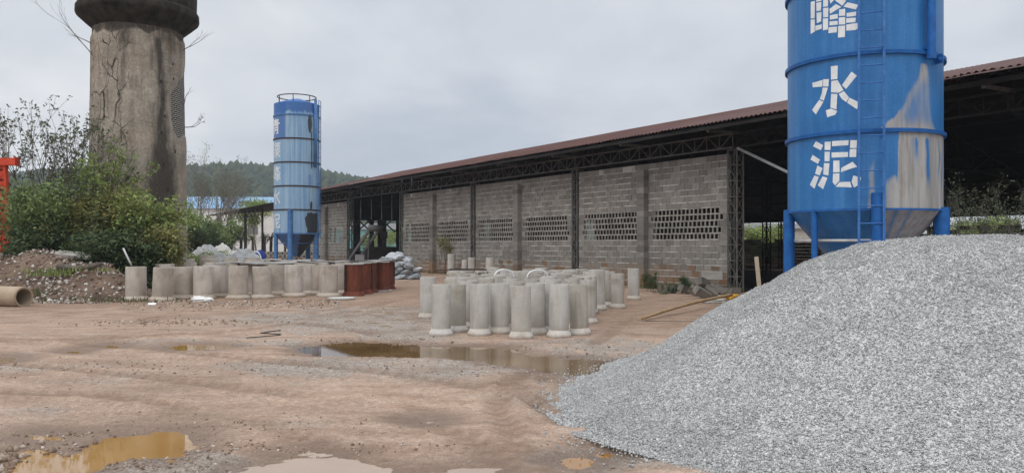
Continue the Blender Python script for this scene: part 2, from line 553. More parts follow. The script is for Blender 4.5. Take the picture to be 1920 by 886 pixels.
def ground_fields(X, Y):
    wob = (fbm(X * .9, Y * .9, 5, 3) - .5) * .8
    base = .012 + .05 * fbm(X * .22, Y * .22, 1, 3) - .02 + .010 * fbm(X * 1.7, Y * 1.7, 2, 3)
    base = base + .014 * (fbm(X * 7, Y * 7, 3, 2) - .4) * sstep(.4, .65, fbm(X * .5, Y * .5, 9, 2))
    near = sstep(14, 8, Y)
    base = base + near * .022 * np.maximum(fbm(X * 5, Y * 9, 12, 3) - .52, 0) * 4 * sstep(.45, .7, fbm(X * .7 + 3, Y * .7, 14, 3))
    base = np.maximum(base + track_field(X, Y)[0], -.004)
    # tyre ruts bending round the foot of the gravel pile
    r = np.hypot(X - 3.2, (Y - 9.4) * .8)
    rm = np.exp(-((r - 3.0) / .42) ** 2) * sstep(2.2, .8, X) * sstep(7.2, 8.2, Y) * sstep(12.2, 10.6, Y)
    base = base + rm * (.022 * np.sin(r * 26) + .012 * np.sin(np.arctan2(Y - 9.4, X - 3.2) * 60) * np.sin(r * 26) + .01)
    # churned ridge left of the middle
    c = gp(330, 606); q = np.exp(-(((X - c.x - (Y - c.y) * 1.0) / 1.1) ** 2 + ((Y - c.y) / .35) ** 2))
    base = base + q * .11 * fbm(X * 6, Y * 6, 22, 2)
    # clod bank at the lower left corner
    c = gp(-10, 880); q = np.exp(-(((X - c.x) / .42) ** 2 + ((Y - c.y) / .5) ** 2))
    base = base + q * (.09 + .1 * fbm(X * 9, Y * 9, 23, 2))
    # yard edge rises a little towards the tower
    base = base + .35 * sstep(26, 36, Y) * sstep(-7, -13, X) * sstep(90, 60, Y)
    wet = np.zeros_like(X); h = base.copy(); sdall = np.full(X.shape, 9.0)
    for poly, rough, *_ in PUDDLES:
        P = np.array(poly); lo = P.min(0) - 1.2; hi = P.max(0) + 1.2
        sel = (X > lo[0]) & (X < hi[0]) & (Y > lo[1]) & (Y < hi[1])
        if not sel.any(): continue
        x, y = X[sel], Y[sel]
        s = poly_sd(x, y, poly) - (.13 if rough == .30 else 0)
        s = s + rough * ((fbm(x * 1.6, y * 3.4, 31, 3) - .5) * 1.6 + (fbm(x * 7, y * 16, 33, 2) - .5) * 1.2 + (fbm(x * 20, y * 34, 35, 2) - .5) * .7)
        prof = WATER + np.where(s < 0, np.maximum(s * .16, -.07), s * .10)
        h[sel] = np.minimum(h[sel], np.maximum(prof, -.09))
        sdall[sel] = np.minimum(sdall[sel], s)
    wet = sstep(.5, .0, sdall + wob * .25)
    return h, wet, sdall


GH, GWET, GSD = ground_fields(GX, GY)


def blob(X, Y, px, py, sx, sy):
    c = gp(px, py)
    return np.exp(-(((X - c.x) / sx) ** 2 + ((Y - c.y) / sy) ** 2))


def ground_zones(X, Y):
    n = fbm(X * .8, Y * .8, 41, 4); n2 = fbm(X * 2.6, Y * 2.6, 43, 3)
    g = blob(X, Y, 660, 600, 3.2, 4.2) * .9 + .75 * blob(X, Y, 880, 690, 2.6, 1.3) + .5 * blob(X, Y, 110, 690, 1.3, .6) + .8 * blob(X, Y, 1090, 860, .7, .45) + .8 * blob(X, Y, 280, 880, .7, .5)
    g = g + .8 * blob(X, Y, 1120, 735, .8, 1.5) + .7 * blob(X, Y, 1180, 650, 1.6, 1.2) + .45 * blob(X, Y, 600, 800, 1.2, .4) + .5 * blob(X, Y, 80, 770, 1, .5)
    g = g + .9 * sstep(22, 40, Y) * sstep(-6, -2, X) * 0
    grav = sstep(.22, .66, g + (n - .5) * 1.1 + (n2 - .5) * .5)
    c = blob(X, Y, 800, 540, 5, 6) + blob(X, Y, 1220, 585, 3, 4.5) + .8 * blob(X, Y, 150, 566, 7, 2.0) + .9 * blob(X, Y, 1040, 720, .9, 1.6) + .55 * sstep(13, 20, Y)
    clay = sstep(.3, .9, c + (n2 - .5) * 1.2)
    return grav, clay


GGRAV, GCLAY = ground_zones(GX, GY)
ny, nx = GX.shape
V = np.stack([GX, GY, GH], -1).reshape(-1, 3)
I = np.arange(nx * ny).reshape(ny, nx)
F = np.stack([I[:-1, :-1], I[:-1, 1:], I[1:, 1:], I[1:, :-1]], -1).reshape(-1, 4)
me = np_mesh('ground', V, F, True)
fattr(me, 'track', track_field(GX, GY)[1]); fattr(me, 'wet', GWET); fattr(me, 'grav', GGRAV); fattr(me, 'clay', GCLAY)

t = NT('yard_dirt')
p = t.pos()
big = t.noise(p, .35, 5, .55); mid = t.noise(t.mapv(p, (1, 2.2, 1)), 1.6, 6, .6); fine = t.noise(p, 14, 5, .65); grit = t.noise(p, 70, 3, .6)
silt = t.ramp(mid, [(.28, (.315, .205, .143)), (.5, (.405, .283, .208)), (.72, (.475, .35, .272))])
silt = t.mix(t.ramp(big, [(.4, 0.0), (.65, .6)]), silt, (.29, .21, .16))
drag = t.noise(t.mapv(p, (.5, 3.2, 1), rot=(0, 0, .45)), 1.3, 6, .62)
silt = t.mix(.3, silt, t.ramp(drag, [(.3, .3), (.5, .5), (.7, .68)]), 'OVERLAY')
stv = t.node('ShaderNodeTexVoronoi', feature='F1'); t.put(stv.inputs['Vector'], p); stv.inputs['Scale'].default_value = 38
gr_cell = t.ramp(stv.outputs['Color'], [(.1, (.19, .163, .138)), (.5, (.33, .29, .25)), (.9, (.48, .435, .385))])
gr = t.mix(.55, t.ramp(fine, [(.3, (.27, .225, .19)), (.7, (.41, .355, .31))]), gr_cell)
gf = t.math('MULTIPLY', t.attr('grav'), t.ramp(fine, [(.3, .65), (.6, 1.0)]))
col = t.mix(gf, silt, gr)
clay = t.ramp(mid, [(.3, (.17, .105, .068)), (.7, (.32, .215, .145))])
col = t.mix(t.math('MULTIPLY', t.attr('clay'), .72), col, clay)
# scattered pebbles anywhere
pv = t.node('ShaderNodeTexVoronoi', feature='F1'); t.put(pv.inputs['Vector'], p); pv.inputs['Scale'].default_value = 21
peb = t.math('MULTIPLY', t.math('LESS_THAN', pv.outputs['Distance'], .13), t.math('GREATER_THAN', pv.outputs['Color'], .62))
col = t.mix(t.math('MULTIPLY', peb, .75), col, t.ramp(pv.outputs['Color'], [(.6, (.25, .19, .15)), (.8, (.55, .48, .43))]))
col = t.mix(.55, col, t.ramp(fine, [(.28, .25), (.72, .75)]), 'OVERLAY')
col = t.mix(.48, col, t.ramp(grit, [(.3, .22), (.7, .78)]), 'OVERLAY')
spk = t.noise(p, 33, 4, .7); col = t.mix(.5, col, t.ramp(spk, [(.3, .28), (.7, .72)]), 'OVERLAY')
damp = t.ramp(t.noise(t.mapv(p, (.6, 1.5, 1), rot=(0, 0, .3)), .8, 5, .6), [(.50, 0.0), (.68, .5)])
col = t.mix(damp, col, (.20, .135, .095))
col = t.mix(t.math('MULTIPLY', t.attr('track'), .72), col, (.20, .13, .088))
wet = t.attr('wet')
col = t.mix(t.math('MULTIPLY', wet, .72), col, (.145, .09, .058))
hgt = t.math('ADD', t.math('MULTIPLY', fine, 1.0), t.math('ADD', t.math('MULTIPLY', grit, .4), t.math('MULTIPLY', stv.outputs['Distance'], t.math('MULTIPLY', gf, -.9))))
t.bump(hgt, .8, .035)
M['dirt'] = t.done(col, t.math('SUBTRACT', .92, t.math('MULTIPLY', wet, .42)), 0, .3)
go = link_mesh('ground', me, M['dirt'])
tag(go, 'bare pinkish brown dirt yard with gravelly and clayey patches', 'ground', kind='structure')

def watermat(name, c1, c2):
    t = NT(name)
    v = t.pos()
    col = t.ramp(t.noise(v, .8, 3), [(.35, c1), (.65, c2)])
    t.bump(t.noise(t.mapv(v, (1, 2, 1)), 9, 2), .012, .01)
    return t.done(col, .02, 0, .5)


WM = [watermat('deep_muddy_water', (.105, .058, .020), (.19, .115, .05)), watermat('orange_muddy_water', (.315, .17, .052), (.37, .21, .072)), watermat('sky_pale_water', (.33, .225, .155), (.39, .275, .195)), watermat('amber_muddy_water', (.27, .125, .022), (.32, .155, .032))]  # the pale one has the sky reflection put into its colour
PZ = 0
for (poly, rough, lab), wk in zip(PUDDLES, (0, 1, 1, 2, 2, 3, 3, 1, 1, 1, 2, 2)):
    P = np.array(poly); c = P.mean(0)
    # grow the outline by 0.3 m; the dirt hides what lies outside the basin
    n = len(P); E = []
    for i in range(n):
        a, b, d = P[i - 1], P[i], P[(i + 1) % n]
        tng = d - a; nn = np.array([tng[1], -tng[0]]); nn = nn / (np.linalg.norm(nn) + 1e-9)
        if poly_sd(np.array([b[0] + nn[0] * .05]), np.array([b[1] + nn[1] * .05]), poly)[0] < 0: nn = -nn
        E.append(b + nn * min(.30, .10 + rough))
    mb = MB()
    PZ += 1
    mb.add([(x, y, WATER - PZ * .0009) for x, y in E], [tuple(range(n))])
    o = mb.build('puddle', WM[wk])
    tag(o, lab, 'puddle', kind='structure')

# =================================================================== GRAVEL PILE
PILE = [(1.28, 11.2), (1.15, 10.5), (.78, 10.15), (.42, 8.9), (.36, 7.9), (.55, 7.1), (.96, 6.52), (1.4, 6.0), (2.6, 5.0), (4.0, 4.5), (6.5, 4.2), (9.5, 4.6), (11, 7.5), (10.4, 11.5), (7.5, 13.4), (4.2, 13.5), (2.3, 12.9)]
PROF_D = [0, .18, .35, .6, 1.0, 1.5, 2.1, 2.6, 3.2, 4.0, 5.0]
PROF_H = [-.03, .05, .10, .21, .46, .81, 1.17, 1.48, 1.70, 1.79, 1.81]


def pile_h(X, Y):
    d = -poly_sd(X, Y, PILE) + (fbm(X * 1.3, Y * 1.3, 51, 3) - .5) * .16
    h = np.interp(d, PROF_D, PROF_H)
    ang = np.arctan2(Y - 9, X - 5)
    h = h + sstep(.5, 1.4, d) * (.06 * (fbm(ang * 5, d * .5, 53, 3) - .5) + .05 * (fbm(X * .9, Y * .9, 55, 3) - .5)) + .020 * (fbm(X * 8, Y * 8, 57, 3) - .5) + sstep(.4, 1.2, d) * .07 * (fbm(ang * 9 + d * .3, d * .35, 58, 3) - .5)
    ap = sstep(1.35, .9, X) * sstep(8.0, 9.0, Y)
    h = h + ap * .012 * np.sin(d * 42 + 3 * fbm(X * 2, Y * 2, 59, 2)) * sstep(0, .1, d)
    h = h * (1 - .06 * sstep(5.2, 7.5, X))
    return np.where(d < -.05, -.03, h)


px_ = axis([(.1, 6, .05), (6, 11.2, .16)]); py_ = axis([(4, 11.4, .055), (11.4, 13.8, .12)])
PX, PY = np.meshgrid(px_, py_)
PH = pile_h(PX, PY)
Vp = np.stack([PX, PY, PH], -1).reshape(-1, 3)
I = np.arange(PX.size).reshape(PX.shape)
Fp = np.stack([I[:-1, :-1], I[:-1, 1:], I[1:, 1:], I[1:, :-1]], -1).reshape(-1, 4)
keep = Vp[Fp][:, :, 2].max(1) > -.028
Fp = Fp[keep]
# drop loose vertices
used = np.unique(Fp); remap = np.full(len(Vp), -1); remap[used] = np.arange(len(used))
base_v, base_f = Vp[used], remap[Fp]
N = 300000
sx = RNG.uniform(.15, 9, N * 2); sy = RNG.uniform(4.2, 12.6, N * 2)
pr = np.clip(1.5 - .10 * np.hypot(sx - 1, sy - 5), .35, 1)
k = RNG.uniform(0, 1, N * 2) < pr; sx, sy = sx[k], sy[k]
sd_ = poly_sd(sx, sy, PILE)
k = (sd_ < .02) | ((sd_ < .5) & (RNG.uniform(0, 1, len(sx)) < .12 * np.exp(-np.maximum(sd_, 0) * 7)))
sx, sy = sx[k][:N], sy[k][:N]
sh = np.maximum(pile_h(sx, sy), .02)
n = len(sx)
rad = RNG.uniform(.0046, .0094, n) * (1 + .7 * np.exp(-sh / .16)) * (1 + .5 * (RNG.uniform(0, 1, n) > .9))
octv = np.array([(1, 0, 0), (-1, 0, 0), (0, 1, 0), (0, -1, 0), (0, 0, 1), (0, 0, -1)], float)
octf = np.array([(0, 2, 4), (2, 1, 4), (1, 3, 4), (3, 0, 4), (2, 0, 5), (1, 2, 5), (3, 1, 5), (0, 3, 5)])


def rand_rot(n):
    q = RNG.normal(size=(n, 4)); q /= np.linalg.norm(q, axis=1, keepdims=True)
    w_, x, y, z = q.T
    return np.stack([np.stack([1 - 2 * (y * y + z * z), 2 * (x * y - z * w_), 2 * (x * z + y * w_)], -1),
                     np.stack([2 * (x * y + z * w_), 1 - 2 * (x * x + z * z), 2 * (y * z - x * w_)], -1),
                     np.stack([2 * (x * z - y * w_), 2 * (y * z + x * w_), 1 - 2 * (x * x + y * y)], -1)], 1)


def stones(cx, cy, cz, rad, flat=.75):
    n = len(cx)
    v = octv[None] * rad[:, None, None] * RNG.uniform(.65, 1.3, (n, 6, 1)) * np.array([1.15, .9, flat])
    v = np.einsum('nij,nkj->nki', rand_rot(n), v) + np.stack([cx, cy, cz], -1)[:, None]
    f = octf[None] + (np.arange(n) * 6)[:, None, None]
    return v.reshape(-1, 3), f.reshape(-1, 3)


sv, sf = stones(sx, sy, sh + rad * .35, rad)
me = bpy.data.meshes.new('gravel_pile')
bf3 = np.concatenate([base_f[:, [0, 1, 2]], base_f[:, [0, 2, 3]]])
allv = np.concatenate([base_v, sv]); allf = np.concatenate([bf3, sf + len(base_v)])
me = np_mesh('gravel_pile', allv, allf)
tone = np.concatenate([np.full(len(bf3), -1.0), np.repeat(RNG.uniform(0, 1, n), 8)])
fattr(me, 'tone', tone, 'FACE')
t = NT('crushed_stone')
p = t.pos()
vc = t.node('ShaderNodeTexVoronoi', feature='F1'); t.put(vc.inputs['Vector'], p); vc.inputs['Scale'].default_value = 75
tn = t.attr('tone')
isb = t.math('LESS_THAN', tn, -.5)
sepc = t.node('ShaderNodeSeparateColor'); t.put(sepc.inputs[0], vc.outputs['Color'])
val = t.node('ShaderNodeMix'); t.put(val.inputs[0], isb); t.put(val.inputs[2], tn); t.put(val.inputs[3], sepc.outputs[0])
col = t.ramp(val.outputs[0], [(0, (.33, .328, .322)), (.35, (.46, .457, .45)), (.7, (.57, .567, .558)), (.92, (.67, .665, .655)), (1, (.80, .795, .78))])
col = t.mix(t.ramp(t.noise(t.mapv(p, (.8, 1.6, .5), rot=(0, 0, .6)), 1.1, 6, .6), [(.46, 0.0), (.66, .34)]), col, (.30, .30, .30))
t.bump(t.math('MULTIPLY', vc.outputs['Distance'], -1), .8, .02)
M['crushed'] = t.done(col, .88, 0, .3)
o = link_mesh('gravel_pile', me, M['crushed'])
tag(o, 'large heap of pale grey crushed stone gravel filling the right foreground', 'gravel pile', kind='stuff')

# loose stones lying on the yard
N = 9000
u = RNG.uniform(0, 1, N)
yy = 5.2 + 22 * u ** 1.6; xx = RNG.uniform(-.72, .55, N) * yy
g_, c_ = ground_zones(xx, yy)
h_, w_, s_ = ground_fields(xx, yy)
k = (RNG.uniform(0, 1, N) < .06 + .85 * g_) & (s_ > .03) & (poly_sd(xx, yy, PILE) > .05)
xx, yy, h_ = xx[k], yy[k], h_[k]
rad = RNG.uniform(.005, .015, len(xx)) * (1 + .8 * (RNG.uniform(0, 1, len(xx)) > .95)) * np.clip(yy / 9, .8, 1.6)
sv, sf = stones(xx, yy, h_ + rad * .3, rad, .55)
me = np_mesh('loose_stones', sv, sf)
fattr(me, 'tone', np.repeat(RNG.uniform(0, 1, len(xx)), 8), 'FACE')
t = NT('yard_stone')
col = t.ramp(t.attr('tone'), [(0, (.22, .165, .13)), (.5, (.36, .28, .23)), (.85, (.48, .42, .37)), (1, (.64, .60, .55))])
M['yard_stone'] = t.done(col, .9, 0, .3)
o = link_mesh('loose_stones', me, M['yard_stone'])
tag(o, 'small loose stones and clods scattered over the dirt yard', 'stones', kind='stuff')


def gh(x, y):
    return float(ground_fields(np.array([float(x)]), np.array([float(y)]))[0][0])


# =================================================================== CONCRETE PIPES
def make_pipe(name, H, R, T, cR, cH, mat, n=36):
    mb = MB()
    mb.lathe([(R - T, H), (R - T * .25, H + .004), (R - .004, H - .006), (R, H - .02), (R, cH - .01), (R - .01, .02), (R - T, .02)], n, closed=True)
    o = mb.build(name, mat, None, 50)
    c = MB()
    c.lathe([(R - T + .004, 0), (R - T + .004, cH * .98), (R + .003, cH + .012), (cR - .012, cH * .62), (cR, cH * .50), (cR, .015), (cR - .012, 0)], n, closed=True)
    k = c.build('collar', M['collar'] if mat is not M['pipe_wide'] else M['collar_wide'], o, 40)
    return o


wide0 = make_pipe('wide_concrete_pipe', 1.04, .30, .045, .395, .135, M['pipe_wide'])
slim0 = make_pipe('slim_concrete_pipe', .95, .178, .032, .222, .125, M['pipe_slim'])
used_first = {}


def place(proto, x, y, label, group, cat, lean=0.0, lean_dir=0.0, scale=1.0, sink=0.012):
    if proto.name not in used_first:
        used_first[proto.name] = True; o = proto
    else:
        o = copy_tree(proto)
    o.location = (x, y, gh(x, y) - sink)
    rz = Matrix.Rotation(random.uniform(0, 6.28), 4, 'Z')
    L = Matrix.Rotation(lean, 4, Vector((math.cos(lean_dir), math.sin(lean_dir), 0)))
    o.rotation_euler = (L @ rz).to_euler()
    o.scale = (scale, scale, scale * random.uniform(.985, 1.015))
    tag(o, label, cat, group)
    return o


GW = 'wide concrete pipes standing in rows on the left of the yard'
wide_front = [
    (255, 565, .0, 'leftmost wide concrete pipe of the left batch, next to the dark shrubs'),
    (304, 566, .05, 'wide concrete pipe leaning right, second from the left in the left batch'),
    (343, 562.5, 0, 'shaded wide concrete pipe just right of the leaning one in the left batch'),
    (381, 563, .015, 'wide concrete pipe with white plastic scraps at its foot'),
    (413, 559, 0, 'brownish wide concrete pipe just right of the one with scraps at its foot'),
    (447, 563, 0, 'wide concrete pipe left of the dark gap in the left batch'),
    (463, 556, 0, 'wide concrete pipe half hidden, beside the dark gap of the left batch'),
    (491, 561.5, 0, 'wide concrete pipe right of the dark gap in the left batch'),
    (520, 554, 0, 'warm tan wide concrete pipe set back, right of the dark gap'),
    (551, 558, 0, 'wide concrete pipe standing alone in front, in the middle of the left batch'),
    (577, 553, 0, 'tan wide concrete pipe set back, between two pale front ones'),
    (601, 553.5, 0, 'cracked wide concrete pipe half hidden behind the palest one'),
    (616, 557.5, 0, 'palest wide concrete pipe, beside a white disc lid on the dirt'),
    (636, 552, 0, 'wide concrete pipe half hidden between the palest one and the rusty moulds'),
    (272, 554, .02, 'wide concrete pipe with a round open rim, behind the leftmost one'),
]
pxs = []
for px, py, ln, lab in wide_front:
    q = gp(px, py); q.y += .36
    q.x = (px - 960) / FPX * q.y
    pxs.append(q)
    place(wide0, q.x, q.y, lab, GW, 'concrete pipe', ln, R_(90), random.uniform(.98, 1.02))
rear = []
for r in range(7):
    y = 26.9 + r * .92
    x = -12.6 + (r % 2) * .4 + r * .05
    while x < -4.9 + .28 * r:
        X, Y = x + random.uniform(-.08, .08), y + random.uniform(-.1, .1)
        px = 960 + X / Y * FPX
        if 262 < px < 700 and all((X - a.x) ** 2 + (Y - a.y) ** 2 > .78 ** 2 for a in pxs) and not (px > 628 and Y < 30.5):
            rear.append((X, Y)); pxs.append(Vector((X, Y, 0)))
        x += .86
for X, Y in rear:
    place(wide0, X, Y, 'wide concrete pipe deep in the left batch, only its rim showing over front pipes', GW, 'concrete pipe', random.uniform(0, .02), random.uniform(0, 6), random.uniform(.97, 1.03))

# rusty steel moulds
def make_mould():
    mb = MB(); H, R = 1.06, .30
    mb.lathe([(R - .012, H), (R, H), (R, .14), (R - .012, .14)], 32, closed=True)
    o = mb.build('pipe_mould', M['rust'], None, 40)
    b = MB(); b.lathe([(R - .01, .0), (R - .01, .15), (R + .012, .155), (R + .085, .03), (R + .085, 0)], 32, closed=True); b.build('base_ring', M['rust'], o, 30)
    b = MB(); b.lathe([(R - .05, H + .003), (R - .05, H + .03), (R + .035, H + .03), (R + .035, H + .003)], 32, closed=True); b.build('top_ring', M['lid'], o, 30)
    for s in (0, 1):
        f = MB(); a = math.pi * s + .4
        ca, sa = math.cos(a), math.sin(a)
        for dz in (-.012, .012):
            f.box((ca * (R + .03) - sa * dz, sa * (R + .03) + ca * dz, .6), (.06, .014, .86), a)
        for kk in range(6):
            f.tube((ca * (R + .04) - sa * .03, sa * (R + .04) + ca * .03, .24 + kk * .145), (ca * (R + .04) + sa * .03, sa * (R + .04) - ca * .03, .24 + kk * .145), .014, n=6)
        f.build('bolted_flange', M['rust_dark'], o)
    return o


mould0 = make_mould()
for px, py, lab in [(663, 556, 'rusty red steel pipe mould, largest and nearest, right of the palest pipe'),
                    (679, 552, 'dark streaked rusty mould just right of the nearest one'),
                    (690, 549, 'slim looking rusty mould with a pale edge, before the gap in the moulds'),
                    (714, 546.5, 'rusty mould set back, left one of the rear pair beside the white sacks'),
                    (724, 543, 'rightmost rusty mould, next to the heap of white sacks')]:
    q = gp(px, py); q.y += .38; q.x = (px - 960) / FPX * q.y
    o = place(mould0, q.x, q.y, lab, 'rusty steel pipe moulds', 'pipe mould')
    o.rotation_euler = (0, 0, random.uniform(2.6, 3.6))
for px, py, lab in [(640, 561.5, 'white disc lid lying on the dirt before the palest wide pipe'), (714, 546.5, 'white disc lid lying at the foot of the rear rusty moulds')]:
    q = gp(px, py); mb = MB(); mb.lathe([(.002, .03), (.36, .035), (.40, .06), (.42, .05), (.42, .02), (.40, .0), (.002, .0)], 36)
    o = mb.build('disc_lid', M['lid'], None, 40); o.location = (q.x, q.y, gh(q.x, q.y)); tag(o, lab, 'lid', 'disc lids')

# flat covers lying on the rear pipes
rnd = random.Random(5)
covers = [(452, 26.6, 1.5, .9), (508, 28.0, 2.0, 1.1), (590, 28.6, 1.7, .9), (668, 29.6, 1.8, .9), (704, 31.0, 2.2, 1.0), (545, 30.8, 2.2, 1.1)]
cov_lab = ['dark edged grey board on pipe rims, left end of the boards', 'wide dark grey board lying over the dark gap of the left batch', 'grey board on pipe rims right of the far silo legs', 'grey board lying behind the nearest rusty mould', 'grey board lying behind the rear rusty moulds', 'grey board deep on the left batch, in front of the far silo legs']
for (px, Y, sx_, sy_), lab in zip(covers, cov_lab):
    x = (px - 960) / FPX * Y; mb = MB(); nx_ = 14
    vs = []; fs = []
    ph = rnd.uniform(0, 6)
    for j in range(2):
        for i in range(nx_):
            for kx in range(5):
                uu = i / (nx_ - 1) - .5; vv = kx / 4 - .5
                z = .022 * math.sin(uu * 7 + ph + vv * 3) + .018 * math.sin(vv * 8 + ph * 2) + (.015 if j else 0)
                vs.append((uu * sx_ * (1 + .12 * math.sin(vv * 5 + ph)), vv * sy_ * (1 + .1 * math.sin(uu * 6 + ph)), z))
    q_ = nx_ * 5
    for j in range(2):
        for i in range(nx_ - 1):
            for kx in range(4):
                a = j * q_ + i * 5 + kx; f = (a, a + 5, a + 6, a + 1); fs.append(f if j else f[::-1])
    bd = [i * 5 for i in range(nx_)] + [(nx_ - 1) * 5 + k_ for k_ in range(1, 5)] + [i * 5 + 4 for i in range(nx_ - 2, -1, -1)] + [k_ for k_ in range(3, 0, -1)]
    for a, b in zip(bd, bd[1:] + bd[:1]): fs.append((a, b, b + q_, a + q_))
    mb.add(vs, fs)
    o = mb.build('cover_board', M['board']); o.location = (x, Y, gh(x, Y) + 1.08); o.rotation_euler = (rnd.uniform(-.015, .02), rnd.uniform(-.015, .015), rnd.uniform(-.4, .4))
    tag(o, lab, 'cover board', 'flat boards laid on the left pipes')

# slim pipes
GS = 'slim concrete pipes crowded before the block wall'
slim_front = [
    (827, 633, 0, 'front slim pipe with a bright collar, leftmost at the puddle edge'),
    (857, 626, .0, 'slim pipe with a brownish body, just behind the leftmost front one'),
    (874, 618, 0, 'slim pipe third back in the left edge of the crowd, mostly hidden'),
    (899, 633.5, 0, 'front slim pipe by the puddle, second bright collar from the left'),
    (937, 629.5, 0, 'darker slim pipe set back between two bright front ones by the puddle'),
    (977, 639.5, 0, 'nearest slim pipe, standing lowest at the puddle in the middle of the front'),
    (1004, 630.5, 0, 'slim pipe tucked right behind the nearest one'),
    (1022, 626, 0, 'slim pipe showing only an edge, left of the one with a dark stain line'),
    (1048, 637, .01, 'front slim pipe with a dark stain line down its left side'),
    (1087, 632, -.035, 'front slim pipe leaning left, rightmost at the puddle'),
    (802, 600, 0, 'slim pipe at the far left edge, standing back from the puddle'),
    (1120, 583.5, 0, 'stout pale slim pipe at the right edge of the crowd, left of a pair'),
    (1158, 580, 0, 'pale slim pipe at the right edge, before the wall pilaster'),
    (1139, 576, 0, 'shaded slim pipe between the two pale ones at the right edge'),
    (1188, 564, 0, 'dark weathered pipe rightmost of the crowd, against the block wall'),
    (958, 612, 0, 'slim pipe seen between the darker one and the nearest one, collar in shade'),
]
pts = []
for px, py, ln, lab in slim_front:
    q = gp(px, py); q.y += .2; q.x = (px - 960) / FPX * q.y
    pts.append(q)
    sc_ = 1.12 if px == 1120 else random.uniform(.985, 1.02)
    place(slim0, q.x, q.y, lab, GS, 'concrete pipe', ln, R_(90), sc_)
LQ = [(-1.15, 15.6), (1.35, 15.8), (3.2, 24.2), (-1.9, 25.5)]
cnt = 0
for r in range(15):
    f = r / 14
    xa = LQ[0][0] + (LQ[3][0] - LQ[0][0]) * f + .05; xb = LQ[1][0] + (LQ[2][0] - LQ[1][0]) * f
    Yr = 15.9 + (25.0 - 15.9) * f ** 1.0
    x = xa + (.28 if r % 2 else 0)
    while x < xb:
        X, Y = x + random.uniform(-.1, .1), Yr + random.uniform(-.14, .14)
        if all((X - a.x) ** 2 + (Y - a.y) ** 2 > .5 ** 2 for a in pts):
            pts.append(Vector((X, Y, 0))); cnt += 1
            place(slim0, X, Y, 'slim concrete pipe inside the crowd before the block wall, mostly hidden by the front ones', GS, 'concrete pipe', random.uniform(0, .04), random.uniform(0, 6), random.uniform(.94, 1.05))
        x += .56
# stubs along the wall
GT = 'weathered pipes standing at the foot of the block wall'
for px, Y, lab, sc_ in [(846, 45.5, 'weathered dark pipe at the wall foot, left of the leaning stick', 1.25), (871, 44.2, 'narrow tan pipe at the wall foot, right of the leaning stick', .95), (884, 43.5, 'pale grey pipe at the wall foot, beside the narrow tan one', 1.1), (918, 38.5, 'weathered pipe behind the slim crowd, its top against the wall', 1.15)]:
    x = (px - 960) / FPX * Y
    place(slim0, x, Y, lab, GT, 'concrete pipe', 0.02, 1, sc_)
# white hoops stuck in pipes
for px, Y, d, lab in [(945, 19.0, .16, 'white plastic hoop arching out of the slim pipes, left of two'), (1008, 18.6, .17, 'white plastic hoop arching out of the slim pipes, right of two')]:
    x = (px - 960) / FPX * Y; mb = MB(); g = gh(x, Y)
    mb.path([(x + d * 1.45 * math.cos(a), Y + .12 * math.cos(a), g + .88 + .22 * math.sin(a) ** .7) for a in np.linspace(.02, math.pi - .02, 18)], .017, 8)
    tag(mb.build('hose_hoop', M['white_plastic']), lab, 'hoop', 'white hoops in the slim pipes')
# dark board on rear slim pipes
mb = MB(); q = at(862, 0, 22.5); mb.box((0, 0, 0), (1.5, .5, .02), .1); mb.box((.2, .2, .02), (1.0, .35, .014), .16)
o = mb.build('thin_board', M['rust_dark']); o.location = (q.x, 22.5, gh(q.x, 22.5) + 1.0)
tag(o, 'thin dark boards lying on the rims at the back left of the slim pipes', 'board')

# pipe lying at far left
mb = MB(); L = 2.5; R = .285
mb.lathe([(R - .055, 0), (R - .05, L), (R - .01, L), (R, L - .02), (R, .02), (R - .01, 0)], 40, closed=True)
o = mb.build('lying_concrete_pipe', M['culvert'], None, 50)
q = gp(40, 577); a0 = R_(-62)
ax = Vector((-math.cos(R_(22)), math.sin(R_(22)), 0))
o.rotation_euler = Vector((0, 0, 1)).rotation_difference(ax).to_euler()
o.location = (q.x - .08, q.y + .25, gh(q.x, q.y) + R - .02)
tag(o, 'tan concrete pipe lying on its side at the left edge, open end showing', 'concrete pipe')


